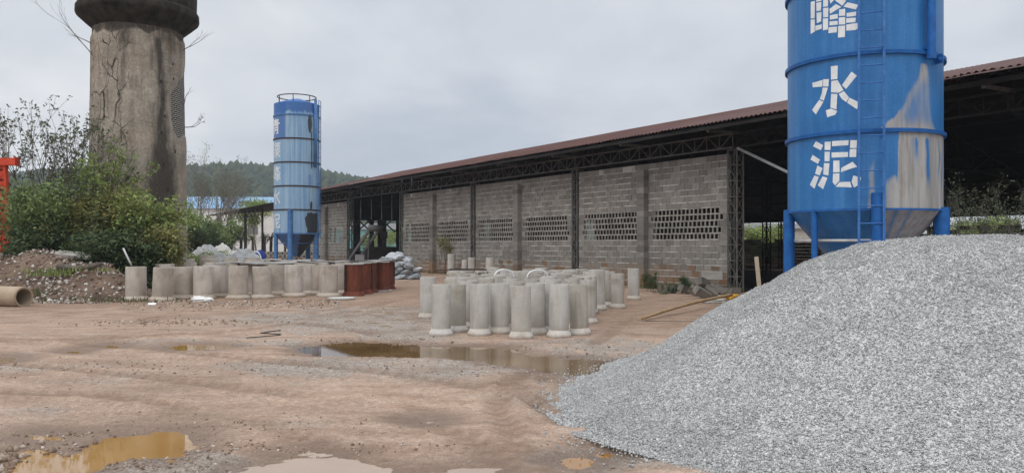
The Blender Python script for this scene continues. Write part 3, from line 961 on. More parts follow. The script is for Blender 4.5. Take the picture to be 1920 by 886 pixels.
# =================================================================== SILOS
def silo_shell_mat(name, kind):
    t = NT(name)
    v = t.coord('Object')
    n = t.noise(v, 1.2, 5, .6); st = t.noise(t.mapv(v, (6, 6, .25)), 1.0, 5, .6); f = t.noise(v, 22, 3, .6)
    if kind == 'near':
        col = t.ramp(n, [(.3, (.009, .112, .315)), (.7, (.022, .162, .425))])
        col = t.mix(t.ramp(st, [(.44, 0.0), (.72, .6)]), col, (.06, .225, .49))
    else:
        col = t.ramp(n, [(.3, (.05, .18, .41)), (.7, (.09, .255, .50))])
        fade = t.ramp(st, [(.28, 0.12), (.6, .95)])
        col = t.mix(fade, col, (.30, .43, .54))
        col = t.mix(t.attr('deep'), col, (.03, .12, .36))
    col = t.mix(.3, col, t.ramp(f, [(.3, .35), (.7, .7)]), 'OVERLAY')
    ce = t.ramp(t.noise(t.mapv(v, (9, 9, .5)), 1.0, 5, .65), [(.3, (.26, .25, .23)), (.7, (.47, .455, .425))])
    a = t.attr('cement')
    m = t.math('MULTIPLY_ADD', t.math('SUBTRACT', t.noise(t.mapv(v, (8, 8, 1.2)), 1.0, 5, .6), .5), .5, a)
    m = t.ramp(m, [(.18, 0.0), (.45, .5), (.85, .93)])
    col = t.mix(m, col, ce)
    col = t.mix(t.math('MULTIPLY', m, t.ramp(t.noise(t.mapv(v, (5, 5, .8)), 1.3, 6, .7), [(.5, 0.0), (.72, .6)])), col, (.17, .125, .085))
    dk = t.math('MULTIPLY_ADD', t.math('SUBTRACT', t.noise(t.mapv(v, (6, 6, 1.5)), 1.5, 5, .6), .5), .6, t.attr('black'))
    col = t.mix(t.ramp(dk, [(.42, 0.0), (.56, .93)]), col, (.022, .018, .016))
    rs = t.ramp(t.noise(t.mapv(v, (3, 3, 1)), 2.2, 6, .7), [(.66, 0.0), (.74, .5)])
    col = t.mix(rs, col, (.10, .05, .03) if kind != 'near' else (.02, .05, .14))
    t.bump(t.math('ADD', n, t.math('MULTIPLY', f, .15)), .25, .03)
    return t.done(col, t.ramp(m, [(0, .42), (1, .9)]), 0, .45)


M['silo_near'] = silo_shell_mat('near_silo_paint', 'near')
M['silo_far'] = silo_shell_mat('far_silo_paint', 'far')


def cyl_sheet(R, z0, z1, nth, nz, th0=0.0, inner=True):
    """dense open cylinder; returns V,F,theta,z  (theta measured from the side facing -Y, + towards +X)"""
    th = np.linspace(-math.pi, math.pi, nth, endpoint=False); z = np.linspace(z0, z1, nz)
    T, Z = np.meshgrid(th, z)
    Vv = np.stack([R * np.sin(T), -R * np.cos(T), Z], -1).reshape(-1, 3)
    I = np.arange(nth * nz).reshape(nz, nth); J = np.roll(I, -1, 1)
    Ff = np.stack([I[:-1], J[:-1], J[1:], I[1:]], -1).reshape(-1, 4)
    return Vv, Ff, T.ravel(), Z.ravel()


def quad_on_cyl(poly, R, off, mb):
    """poly in (theta, z): fills it with small triangles on the cylinder"""
    import bmesh
    bm = bmesh.new()
    vs = [bm.verts.new((a * R, z, 0)) for a, z in poly]
    f = bm.faces.new(vs)
    bmesh.ops.triangulate(bm, faces=[f])
    bmesh.ops.subdivide_edges(bm, edges=bm.edges[:], cuts=3, use_grid_fill=True)
    bm.verts.ensure_lookup_table()
    V_ = [((R + off) * math.sin(v.co.x / R), -(R + off) * math.cos(v.co.x / R), v.co.y) for v in bm.verts]
    bm.verts.index_update()
    F_ = [[v.index for v in f.verts] for f in bm.faces]
    bm.free()
    # face outward
    FF = []
    for q in F_:
        a, b, c = (Vector(V_[i]) for i in q[:3]); nrm = (b - a).cross(c - a)
        FF.append(q if nrm.dot(Vector((a.x, a.y, 0))) > 0 else q[::-1])
    mb.add(V_, FF)


M['paint_white'] = simple('white_sprayed_paint', (.62, .64, .66), (.80, .81, .81), 7, .7, .05, .002)
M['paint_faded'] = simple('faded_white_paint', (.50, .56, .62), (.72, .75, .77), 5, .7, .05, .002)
M['silo_trim'] = simple('blue_trim_paint', (.006, .075, .26), (.015, .125, .40), 5, .45, .1, .003)
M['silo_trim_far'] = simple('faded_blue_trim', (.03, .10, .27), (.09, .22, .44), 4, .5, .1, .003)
M['ladder_paint'] = simple('blue_ladder_paint', (.02, .10, .34), (.06, .18, .44), 5, .5, .1, .003)


def ladder(name, th, R, z0, z1, mat, parent, wd=.42, step=.30, off=.16):
    mb = MB()
    ct = Vector((math.sin(th), -math.cos(th), 0)); tt = Vector((math.cos(th), math.sin(th), 0))
    for s in (-1, 1):
        p = ct * (R + off) + tt * s * wd / 2
        mb.beam(p + Vector((0, 0, z0)), p + Vector((0, 0, z1)), .045, .02)
    z = z0 + .15
    k = 0
    while z < z1:
        p = ct * (R + off); mb.tube(p + tt * -wd / 2 + Vector((0, 0, z)), p + tt * wd / 2 + Vector((0, 0, z)), .014, n=6)
        if k % 5 == 0:
            for s in (-1, 1):
                q_ = tt * s * wd / 2 + Vector((0, 0, z)); mb.beam(ct * (R - .01) + q_, ct * (R + off) + q_, .03)
        z += step; k += 1
    return mb.build(name, mat, parent)


# ---- near silo
SX, SY, SR = 7.39, 16.85, 1.5
SBEAR = math.atan2(SX, SY)
silo = empty('cement_silo', (SX, SY, 0))
tag(silo, 'large bright blue cement silo with white stencilled characters behind the gravel heap', 'silo')
S0 = 2.41
zr = [S0 + 1.505 * i for i in range(6)]     # flange heights
vv, ff, TH, ZZ = cyl_sheet(SR, S0, zr[-1], 360, 260)
# angles from the line of sight (facing the camera = 0)
REL = TH + SBEAR * 1.0
REL = (REL + math.pi) % (2 * math.pi) - math.pi


def relang(px):  # picture column on the shell -> angle round the shell from the camera side
    c = math.atan((px - 960) / FPX) - SBEAR
    return math.asin(max(-1, min(1, math.sin(c) * math.hypot(SX, SY) / SR))) - c if False else math.asin(max(-1, min(1, math.sin(c) * math.hypot(SX, SY) / SR)))


cem = np.zeros(len(TH))
zz = (ZZ - S0) / 1.505
REL0 = REL; REL = REL + .09 * (fbm(REL * 5, zz * 3.0, 74, 4) - .5) + .05 * (fbm(REL * 30, zz * 1.0, 75, 2) - .5)
# spill cone on the second course, run-off sheet on the first
apex, l2, r2 = .80, .30, .99
u2 = np.clip(zz - 1, 0, 1)
half_l = (apex - l2) * np.clip((.86 - u2) / .86, 0, 1) ** 1.15; half_r = (r2 - apex) * np.clip((.86 - u2) / .86, 0, 1) ** .7
lo = apex - half_l; hi = apex + half_r
m2 = ((zz > 1) & (u2 < .86)) * np.clip(np.minimum(REL - lo, hi - REL) / .13 + .55, 0, 1)
core = np.exp(-((REL - .72) / .22) ** 2)
m2 = m2 * (.36 + .42 * np.exp(-((REL - lo) / .07) ** 2) + .30 * np.exp(-((hi - REL) / .05) ** 2) + .55 * np.exp(-((u2) / .10) ** 2) + .3 * sstep(.55, .8, u2))
m2 = np.maximum(m2, .8 * (zz > 1) * np.clip((.26 * np.clip((REL - .16) / .3, 0, 1) * (REL < .5) - u2) / .04 + .5, 0, 1) * (REL > .16))
sheet = ((zz < 1.0) * np.clip((REL - .20) / .14, 0, 1) * np.clip((1.44 - REL) / .10, 0, 1))
gap = (sstep(.16, .30, REL) * sstep(.47, .42, REL) * sstep(.40, .62, zz + .25 * fbm(REL * 14, zz * 1.5, 71, 3)))
streaks = np.zeros_like(REL)
for c, wd_, zlo in ((.68, .035, .45), (.88, .05, .12), (1.16, .02, .2), (1.28, .03, .05)):
    streaks = np.maximum(streaks, np.exp(-((REL - c) / wd_) ** 2) * sstep(zlo, zlo + .4, zz) * sstep(.97, .88, zz))
m1 = sheet * np.clip(1 - gap * 1.2 - streaks * .95, 0, 1)
m1 = m1 + (zz < .78) * np.exp(-((REL - .12) / .05) ** 2) * .75 * sstep(.85, .5, zz + .2 * fbm(REL * 20, zz * 2, 77, 2))
cem = np.maximum(m1, m2)
REL = REL0
rough_ = fbm(REL * 9, zz * 1.2, 73, 4)
cem = cem * (.62 + .75 * rough_) + .35 * np.exp(-((zz - 1.02) / .03) ** 2) * sstep(.25, .4, REL) * (REL < 1.4) + .30 * (cem > .3) * np.exp(-((zz - .95) / .06) ** 2)
me = np_mesh('shell', vv, ff, True)
drip = np.zeros(len(TH))
for kk in range(1, 5): drip = np.maximum(drip, .36 * np.exp(-np.clip(kk - zz, 0, 9) / (.05 + .25 * fbm(REL * 10, REL * 0 + kk, 87, 3) ** 2)) * (zz < kk) * sstep(.45, .7, fbm(REL * 16, REL * 0 + kk * 3, 89, 2)))
fattr(me, 'cement', cem); fattr(me, 'black', drip * .8); fattr(me, 'deep', np.zeros(len(TH)))
link_mesh('shell', me, M['silo_near'], silo)
# hopper
hv, hf, hT, hZ = cyl_sheet(1.0, 0, 1, 240, 40)
rr = .20 + (SR - .20) * hZ
hz_ = .85 + (S0 - .85) * hZ
hv = np.stack([np.sin(hT) * rr, -np.cos(hT) * rr, hz_], -1)
hrel = (hT + SBEAR + math.pi) % (2 * math.pi) - math.pi
hc = np.clip((hrel - .20) / .05, 0, 1) * np.clip((1.5 - hrel) / .1, 0, 1) * (.75 - .45 * np.exp(-((hrel - .42) / .05) ** 2) - .4 * np.exp(-((hrel - .62) / .035) ** 2))
me = np_mesh('hopper', hv, hf, True); fattr(me, 'cement', hc); fattr(me, 'black', .25 * (hrel > .2)); fattr(me, 'deep', np.zeros(len(hT)))
hop = link_mesh('hopper', me, M['silo_near'], silo)
mb = MB(); mb.lathe([(.20, .85), (.22, .85), (.22, .62), (.26, .62), (.26, .56), (.18, .56)], 24); mb.build('outlet', M['silo_trim'], hop)
for i, z in enumerate(zr):
    mb = MB()
    hh = .035 if i else .03
    mb.lathe([(SR - .005, z - hh), (SR + .055, z - hh), (SR + .055, z - .006), (SR + .045, z - .003), (SR + .055, z), (SR + .055, z + hh), (SR - .005, z + hh)] if 0 < i < 5 else [(SR - .005, z - .03), (SR + .02, z - .03), (SR + .02, z + .01), (SR - .005, z + .01)], 96)
    mb.build('flange_ring', M['silo_trim'], silo, 30)
mb = MB(); mb.lathe([(SR, zr[-1]), (SR * .55, zr[-1] + .32), (.25, zr[-1] + .5), (.25, zr[-1] + .7), (.001, zr[-1] + .7)], 64); mb.build('roof_cone', M['silo_near'], silo)
rl = MB()
for k in range(12):
    a = k * math.pi / 6; rl.tube((SR * math.cos(a), SR * math.sin(a), zr[-1]), (SR * math.cos(a), SR * math.sin(a), zr[-1] + .95), .02, n=6)
for hz2 in (.5, .95):
    rl.path([((SR) * math.cos(a), SR * math.sin(a), zr[-1] + hz2) for a in np.linspace(0, 2 * math.pi, 49)], .02, 6)
rl.build('top_railing', M['silo_trim'], silo)


def near_pt(ang, R, z):   # ang from camera side
    a = ang - SBEAR
    return Vector((R * math.sin(a), -R * math.cos(a), z))


for ang, r_, zt in ((-1.36, .115, S0 + .05), (.16, .105, S0 + .3), (1.33, .15, S0 + .05), (2.9, .115, S0 + .05)):
    mb = MB(); p = near_pt(ang, SR - .02 + (.0 if ang != .16 else .08), 0)
    mb.tube(p, p + Vector((0, 0, zt)), r_, n=20); mb.box((p.x, p.y, .02), (.45, .45, .04))
    mb.build('leg', M['silo_trim'], silo, 40)
mb = MB(); p = near_pt(-.66, SR - .04, 0); mb.tube(p, p + Vector((0, 0, S0 + .02)), .062, n=14); mb.build('support_pipe', M['silo_trim'], silo, 40)
mb = MB()
lp = [near_pt(a, SR - .1, 1.80) for a in (-1.36, -.66, .16)]
for a, b in zip(lp, lp[1:]): mb.tube(a, b, .028, n=8)
for a, b in ((.16, 1.33), (1.33, 2.9), (2.9, 4.92)): mb.tube(near_pt(a, SR - .1, 1.80), near_pt(b, SR - .1, 1.80), .028, n=8)
mb.build('leg_brace', M['steel_light'], silo)
ladder('ladder', .09 - SBEAR, SR, .3, zr[-1] + .9, M['ladder_paint'], silo, .44, .335, .17)
mb = MB(); p = near_pt(.84, SR + .12, 0)
mb.tube(p + Vector((0, 0, 5.28)), p + Vector((0, 0, zr[-1] + .6)), .085, n=16)
for z in (5.5, 6.6, 7.7): mb.box(tuple(near_pt(.84, SR + .04, z)), (.16, .14, .05), -SBEAR + .84)
fp = mb.build('fill_pipe', M['silo_trim'], silo, 40)
mb = MB()
a0 = 1.02; mb.beam(near_pt(a0, SR, 5.30), near_pt(a0, SR + .17, 5.33), .025, .17); mb.tube(near_pt(a0 + .018, SR + .1, 5.31), near_pt(a0 - .018, SR + .1, 5.31), .05, n=14)
mb.build('lifting_lug', M['silo_trim'], silo)


def stencil(polys, origin, scale, parent, mat, name):
    mb = MB()
    for poly in polys:
        P = []
        for zx, zy in poly:
            px, py = origin[0] + zx / scale, origin[1] + zy / scale
            d = Vector(((px - 960) / FPX, 1.0, (HZ - py) / FPX)); o_ = Vector((-SX, -SY, EYE))
            A = d.x ** 2 + d.y ** 2; B = 2 * (o_.x * d.x + o_.y * d.y); C = o_.x ** 2 + o_.y ** 2 - SR ** 2
            D = B * B - 4 * A * C
            tt = (-B - math.sqrt(max(D, 0))) / (2 * A)
            q_ = o_ + d * tt
            P.append((math.atan2(q_.x, -q_.y), q_.z))
        quad_on_cyl(P, SR, .004, mb)
    return mb.build(name, mat, parent)


SHUI = [[(325, 460), (373, 455), (370, 548), (326, 553)], [(328, 562), (372, 556), (412, 625), (380, 643), (326, 640)], [(327, 650), (370, 652), (364, 760), (322, 745)], [(290, 765), (327, 752), (370, 770), (355, 795), (300, 813)],
        [(197, 575), (268, 555), (266, 600), (200, 606)], [(272, 550), (312, 548), (308, 600), (270, 600)], [(268, 608), (304, 608), (295, 640), (276, 698), (248, 686), (262, 650)], [(245, 692), (274, 706), (222, 793), (195, 762)],
        [(468, 497), (505, 525), (430, 617), (402, 590)], [(380, 652), (415, 632), (450, 675), (432, 708), (400, 685)], [(452, 677), (526, 712), (505, 757), (438, 712)]]
NI = [[(222, 165), (272, 193), (256, 228), (202, 200)], [(200, 260), (250, 292), (236, 322), (184, 292)], [(232, 332), (268, 352), (248, 402), (216, 390)], [(212, 402), (242, 412), (212, 494), (180, 466)],
      [(333, 165), (448, 158), (446, 193), (333, 200)], [(460, 158), (506, 158), (503, 212), (457, 212)], [(456, 220), (502, 218), (500, 275), (453, 275)], [(330, 243), (444, 240), (442, 274), (330, 279)],
      [(282, 170), (325, 168), (322, 226), (282, 226)], [(282, 238), (318, 238), (316, 304), (282, 304)], [(278, 316), (316, 318), (308, 402), (272, 395)], [(268, 408), (302, 418), (272, 497), (234, 470)],
      [(342, 300), (384, 298), (386, 378), (340, 382)], [(340, 390), (384, 386), (384, 440), (355, 470), (338, 450)], [(398, 350), (475, 307), (508, 342), (455, 358), (394, 380)], [(385, 448), (458, 445), (470, 485), (358, 480)], [(480, 402), (534, 416), (525, 465), (485, 485), (468, 445)]]
FENG = [[(186, 15), (215, 8), (213, 128), (186, 130)], [(186, 138), (214, 136), (214, 220), (185, 237)], [(225, -70), (262, -74), (260, 8), (224, 14)], [(224, 22), (260, 15), (256, 75), (226, 80)], [(226, 90), (260, 85), (258, 150), (228, 163)],
        [(218, 180), (262, 170), (262, 200), (218, 215)], [(272, -10), (306, -14), (305, 45), (272, 50)], [(272, 58), (308, 54), (306, 120), (272, 122)], [(270, 130), (306, 128), (306, 205), (270, 212)],
        [(318, -62), (362, -100), (392, -72), (348, -30)], [(398, -72), (470, -76), (456, -20), (430, 4), (380, -40)], [(352, -34), (376, -32), (430, 8), (404, 42), (356, 6)], [(316, -2), (346, -20), (352, -4), (322, 28)],
        [(315, 65), (360, 30), (398, 50), (320, 98)], [(412, 48), (440, 18), (515, 35), (498, 68)], [(382, 68), (424, 62), (424, 110), (380, 112)], [(380, 122), (424, 120), (424, 170), (380, 172)], [(376, 182), (424, 178), (422, 258), (374, 262)],
        [(318, 108), (372, 98), (372, 130), (318, 138)], [(434, 92), (500, 82), (498, 112), (434, 118)], [(316, 150), (372, 146), (372, 172), (316, 178)], [(432, 128), (498, 124), (494, 155), (430, 160)], [(310, 190), (368, 186), (366, 225), (308, 232)], [(432, 172), (512, 160), (510, 200), (492, 210), (432, 214)]]
stencil(SHUI, (1470, 0), 3.694, silo, M['paint_white'], 'painted_character')
stencil(NI, (1470, 220), 3.694, silo, M['paint_white'], 'painted_character')
stencil(FENG, (1470, 0), 3.694, silo, M['paint_white'], 'painted_character')

# ---- far silo
FX, FY, FR = -14.55, 54.1, 1.5
FBEAR = math.atan2(FX, FY)
fsilo = empty('cement_silo', (FX, FY, 0))
tag(fsilo, 'faded tall blue cement silo with dark rust patches, standing far behind the pipes', 'silo')
F0, FS = 2.5, 1.567
FT = 11.15
vv, ff, TH, ZZ = cyl_sheet(FR, F0, FT, 200, 220)
REL = (TH + FBEAR + math.pi) % (2 * math.pi) - math.pi
zz = (ZZ - F0) / FS
blk = 1.1 * np.clip(np.minimum(REL - .42 - .22 * (fbm(zz * 5, REL * 0, 86, 3) - .5), 1.12 - REL) / .10 + .4, 0, 1) * sstep(.95, .8, zz + .15 * (fbm(REL * 6, zz * 3, 81, 3) - .5)) * (zz < 1)
blk = np.maximum(blk, .8 * np.exp(-((REL - .66) / .09) ** 2) * sstep(1.0, 1.05, zz) * sstep(1.6, 1.2, zz))
blk = np.maximum(blk, .95 * np.exp(-((REL - .60) / .13) ** 2 - ((zz - 4.65) / .5) ** 2))
blk = np.maximum(blk, .7 * np.exp(-((REL - .68) / .05) ** 2) * sstep(2.6, 2.8, zz) * sstep(4.6, 4.2, zz))
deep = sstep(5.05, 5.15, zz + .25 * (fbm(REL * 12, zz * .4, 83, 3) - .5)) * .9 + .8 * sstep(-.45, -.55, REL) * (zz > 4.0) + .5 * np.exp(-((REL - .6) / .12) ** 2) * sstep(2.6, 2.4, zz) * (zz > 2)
ringdark = np.zeros_like(zz)
for k in range(1, 5): ringdark = np.maximum(ringdark, .5 * np.exp(-((zz - k) / .035) ** 2) * (.4 + 1.0 * fbm(REL * 5, zz * 0, 84 + k, 3)))
blk = np.maximum(blk, ringdark)
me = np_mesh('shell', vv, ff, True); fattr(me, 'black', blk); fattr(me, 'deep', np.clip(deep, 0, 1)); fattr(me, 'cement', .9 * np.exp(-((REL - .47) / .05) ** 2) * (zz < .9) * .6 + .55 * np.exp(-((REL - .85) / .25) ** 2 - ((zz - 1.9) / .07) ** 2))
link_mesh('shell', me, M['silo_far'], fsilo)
hv, hf, hT, hZ = cyl_sheet(1.0, 0, 1, 96, 24)
rr = .2 + (FR - .2) * hZ; hv = np.stack([np.sin(hT) * rr, -np.cos(hT) * rr, .95 + (F0 - .95) * hZ], -1)
hrel = (hT + FBEAR + math.pi) % (2 * math.pi) - math.pi
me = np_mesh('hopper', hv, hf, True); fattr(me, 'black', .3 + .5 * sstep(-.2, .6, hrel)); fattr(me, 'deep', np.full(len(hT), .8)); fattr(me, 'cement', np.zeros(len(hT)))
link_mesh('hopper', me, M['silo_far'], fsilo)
for z in [F0 + FS * k for k in range(6)]:
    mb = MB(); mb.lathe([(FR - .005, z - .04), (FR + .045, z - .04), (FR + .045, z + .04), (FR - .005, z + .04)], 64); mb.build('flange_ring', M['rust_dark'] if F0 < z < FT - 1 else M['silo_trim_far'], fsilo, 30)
mb = MB(); mb.lathe([(FR, FT), (FR - .02, FT + .03), (.3, FT + .42), (.001, FT + .45)], 48); mb.build('roof_cone', M['silo_trim'], fsilo)
rl = MB()
for k in range(7):
    a = k * 2 * math.pi / 7 + .3; rl.tube((1.27 * math.cos(a), 1.27 * math.sin(a), FT), (1.27 * math.cos(a), 1.27 * math.sin(a), FT + .55), .028, n=6)
rl.path([(1.27 * math.cos(a), 1.27 * math.sin(a), FT + .55) for a in np.linspace(0, 2 * math.pi, 49)], .035, 6)
rl.build('top_railing', M['rust_dark'], fsilo)


def far_pt(ang, R, z):
    a = ang - FBEAR; return Vector((R * math.sin(a), -R * math.cos(a), z))


for ang in (-1.2, -.28, 1.05, 2.6):
    mb = MB(); p = far_pt(ang, FR - .06 + (.1 if ang == -.28 else 0), 0); mb.tube(p, p + Vector((0, 0, F0 + (1.55 if ang == -.28 else .05))), .17 if ang > -1 else .14, n=14); mb.build('leg', M['silo_trim_far'], fsilo, 40)
mb = MB()
aa = [far_pt(a, FR - .1, 1.85) for a in (-1.2, -.28, 1.05, 2.6)]
for a, b in zip(aa, aa[1:] + aa[:1]): mb.tube(a, b, .03, n=6)
mb.build('leg_brace', M['silo_trim_far'], fsilo)
ladder('ladder', 1.22 - FBEAR, FR, 2.2, FT + .3, M['silo_trim_far'], fsilo, .4, .35, .09)
mb = MB(); p = far_pt(.84, FR + .12, 0); mb.tube(p + Vector((0, 0, 6.9)), p + Vector((0, 0, FT + .25)), .10, n=10); mb.build('fill_pipe', M['silo_trim_far'], fsilo)

# strokes in a unit square (x right, y up)
STROKES = {
    'qing': [[(.18, .93), (.82, .93)], [(.25, .82), (.75, .82)], [(.08, .70), (.92, .70)], [(.5, 1), (.5, .70)], [(.26, .58), (.26, .12), (.18, .0)], [(.26, .58), (.76, .58), (.76, .04), (.64, .03)], [(.26, .41), (.76, .41)], [(.26, .25), (.76, .25)]],
    'second': [[(.05, .95), (.18, .85)], [(.02, .66), (.15, .56)], [(.02, .02), (.18, .38)], [(.28, .95), (.98, .95)], [(.36, .80), (.92, .80), (.92, .52), (.36, .52), (.36, .80)], [(.54, .95), (.54, .52)], [(.73, .95), (.73, .52)], [(.30, .36), (.98, .36)], [(.64, .44), (.64, 0)], [(.58, .30), (.28, .04)], [(.70, .30), (.98, .04)]],
    'feng': [[(.02, .75), (.02, .2), (.38, .26), (.38, .78)], [(.2, .95), (.2, .25)], [(.62, 1), (.46, .74)], [(.60, .9), (.9, .9), (.48, .52)], [(.6, .82), (.98, .54)], [(.5, .44), (.96, .44)], [(.52, .30), (.94, .30)], [(.44, .15), (1, .15)], [(.73, .52), (.73, 0)]],
    'shui': [[(.5, 1), (.5, .06), (.38, .10)], [(.06, .70), (.36, .70), (.05, .18)], [(.9, .84), (.58, .58)], [(.56, .62), (.96, .12)]],
    'ni': [[(.06, .95), (.2, .84)], [(.0, .66), (.15, .56)], [(.02, .04), (.2, .38)], [(.36, .94), (.92, .94), (.92, .64), (.36, .64)], [(.36, .94), (.36, .4), (.24, .02)], [(.56, .52), (.56, .08), (.96, .08), (.96, .24)], [(.9, .46), (.58, .30)]],
}
for k, nm in enumerate(['ni', 'shui', 'feng', 'second', 'qing']):
    mb = MB(); zb = F0 + FS * k + .34; S = .95; cx = -1.10
    for st in STROKES[nm]:
        for (x0, y0), (x1, y1) in zip(st, st[1:]):
            A = Vector((x0, y0)) ; B = Vector((x1, y1)); d = (B - A); d.normalize(); nn = Vector((-d.y, d.x)) * .055
            P = [A - nn - d * .05, B - nn + d * .05, B + nn + d * .05, A + nn - d * .05]
            quad_on_cyl([(cx + (p.x - .5) * .92 / FR - FBEAR, zb + p.y * S) for p in P], FR, .01, mb)
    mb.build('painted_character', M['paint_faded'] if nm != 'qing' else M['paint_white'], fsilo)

# =================================================================== WATER TOWER
TX, TY = -15.77, 33.8
TBEAR = math.atan2(TX, TY)
tower = empty('water_tower', (TX, TY, 0))
tag(tower, 'old round plastered tower with cracks, soot streaks and bare brick under a flared cap', 'tower')
nth, nz = 420, 300
th = np.linspace(-math.pi, math.pi, nth, endpoint=False); z = np.linspace(-.3, 10.8, nz)
T_, Z_ = np.meshgrid(th, z)
REL = (T_ + TBEAR + math.pi) % (2 * math.pi) - math.pi
Rz = 1.93 - (1.93 - 1.80) * np.clip(Z_ / 10.8, 0, 1)
brick = np.minimum((REL - (.80 + .30 * (fbm(Z_ * .8, Z_ * 0, 91, 3) - .5) + .12 * (fbm(Z_ * 4, REL * 3, 92, 2) - .5) - .12 * np.sin((Z_ - 6) * .9))), 2.0 - REL)
brick = np.minimum(brick, np.minimum(Z_ - 6.1 - .35 * fbm(REL * 4, Z_ * 0, 93, 2), (10.1 + .5 * REL * 0) - Z_) * .6)
brick = np.minimum(brick, (REL - 1.62 + (Z_ * 0) + .9 * np.clip((9.6 - Z_) / 1.6, 0, 1)) * 1.0)
bm_ = sstep(-.01, .03, brick)
lump = (fbm(REL * 4, Z_ * 1.2, 95, 4) - .5) * .05 + (fbm(REL * 22, Z_ * 9, 96, 3) - .5) * .012
rag = sstep(10.25, 10.45, Z_ + .35 * (fbm(REL * 5, Z_ * 0, 97, 3) - .5))
RR = Rz + lump - bm_ * .04 - rag * .05
soot = np.exp(-((REL - .44 - .05 * np.sin(Z_)) / (.10 + .05 * fbm(Z_ * 1.4, REL * 0, 102, 2))) ** 2) * sstep(10.6, 10.0, Z_) * .88
soot = np.maximum(soot, 1.0 * np.exp(-((REL - .55) / .34) ** 2) * sstep(7.0, 5.4, Z_ + 1.6 * (fbm(REL * 6, Z_ * .3, 103, 3) - .5)))
soot = np.maximum(soot, np.exp(-((REL - .40 - .08 * np.sin(Z_ * 1.3)) / (.20 + .10 * fbm(REL * 0 + 3, Z_ * .8, 99, 2))) ** 2) * sstep(9.6, 5.2, Z_ + 2.2 * (fbm(REL * 7, Z_ * .25, 100, 3) - .5)) * .95)
soot = np.maximum(soot, .5 * sstep(.52, .72, fbm(REL * 6, Z_ * .22, 101, 3)) * sstep(4, 9, Z_))
soot = np.maximum(soot, np.exp(-((REL + .30) / .17) ** 2) * sstep(8.6, 10.2, Z_) * .8)
soot = np.maximum(soot, np.exp(-((REL + .12) / .2) ** 2 - ((Z_ - 8.2) / .35) ** 2) * .35)
soot = np.maximum(soot, np.exp(-((REL - .6) / .5) ** 2) * sstep(9.7, 10.2, Z_) * .7)
soot = np.maximum(soot, .85 * rag)
soot = np.maximum(soot, .6 * np.exp(-((REL - .72) / .2) ** 2) * sstep(9.2, 9.9, Z_))
crack = sstep(-.15, -.45, REL) * sstep(-1.35, -1.1, REL) * sstep(4.0, 6.0, Z_ + 2 * fbm(REL * 2, Z_ * .6, 98, 2) - 1) + .35 * sstep(.1, -.2, REL) * sstep(3, 5, Z_)
vv = np.stack([RR * np.sin(T_), -RR * np.cos(T_), Z_], -1).reshape(-1, 3)
I = np.arange(nth * nz).reshape(nz, nth); J = np.roll(I, -1, 1)
ff = np.stack([I[:-1], J[:-1], J[1:], I[1:]], -1).reshape(-1, 4)
me = np_mesh('shaft', vv, ff, True)
fattr(me, 'brick', bm_); fattr(me, 'soot', soot); fattr(me, 'crack', np.clip(crack, 0, 1)); fattr(me, 'arc', REL * 1.87); fattr(me, 'hgt', Z_)
t = NT('old_plaster')
v = t.coord('Object')
cm = t.node('ShaderNodeCombineXYZ'); t.put(cm.inputs[0], t.attr('arc')); t.put(cm.inputs[1], t.attr('hgt')); uv = cm.outputs[0]
n = t.noise(v, .9, 6, .62); f = t.noise(v, 11, 5, .65); st = t.noise(t.mapv(v, (3.2, 3.2, .35)), 1.0, 5, .6)
col = t.ramp(n, [(.3, (.19, .165, .135)), (.5, (.30, .262, .215)), (.72, (.42, .37, .305))])
col = t.mix(t.ramp(st, [(.5, 0.0), (.8, .65)]), col, (.13, .10, .075))
warm = t.noise(v, .55, 3); col = t.mix(t.ramp(warm, [(.52, 0.0), (.7, .35)]), col, (.34, .24, .165))
pale = t.voro(t.mapv(v, (5, 5, 9)), 1.0); col = t.mix(t.math('MULTIPLY', t.ramp(pale, [(.1, .35), (.3, 0.0)]), t.ramp(f, [(.5, 0.0), (.62, 1.0)])), col, (.52, .48, .42))
ring = t.noise(t.mapv(v, (.1, .1, 2.6)), 1.0, 2); col = t.mix(t.ramp(ring, [(.56, 0.0), (.62, .22)]), col, (.42, .36, .29))
col = t.mix(.55, col, t.ramp(f, [(.28, .22), (.72, .75)]), 'OVERLAY')
# cracks
dn = t.node('ShaderNodeTexNoise'); t.put(dn.inputs['Vector'], uv); dn.inputs['Scale'].default_value = 1.7; dn.inputs['Detail'].default_value = 4
ad = t.node('ShaderNodeVectorMath', operation='MULTIPLY_ADD'); t.l.new(dn.outputs['Color'], ad.inputs[0]); ad.inputs[1].default_value = (.5, .5, 0); t.l.new(uv, ad.inputs[2])
cr = t.voro(t.mapv(ad.outputs[0], (2.6, .85, 1)), 1.0, 'DISTANCE_TO_EDGE')
crk = t.math('MULTIPLY', t.ramp(cr, [(.006, 1.0), (.028, 0.0)]), t.math('MULTIPLY', t.attr('crack'), t.ramp(t.noise(uv, 1.1, 2), [(.34, .0), (.48, 1.0)])), clamp=True)
col = t.mix(crk, col, (.03, .024, .018))
# soot
so_ = t.math('MULTIPLY_ADD', t.math('SUBTRACT', t.noise(t.mapv(v, (6, 6, 1.1)), 1.2, 8, .74), .5), 1.5, t.attr('soot'))
col = t.mix(t.ramp(so_, [(.22, 0.0), (.85, .86)]), col, (.034, .029, .024))
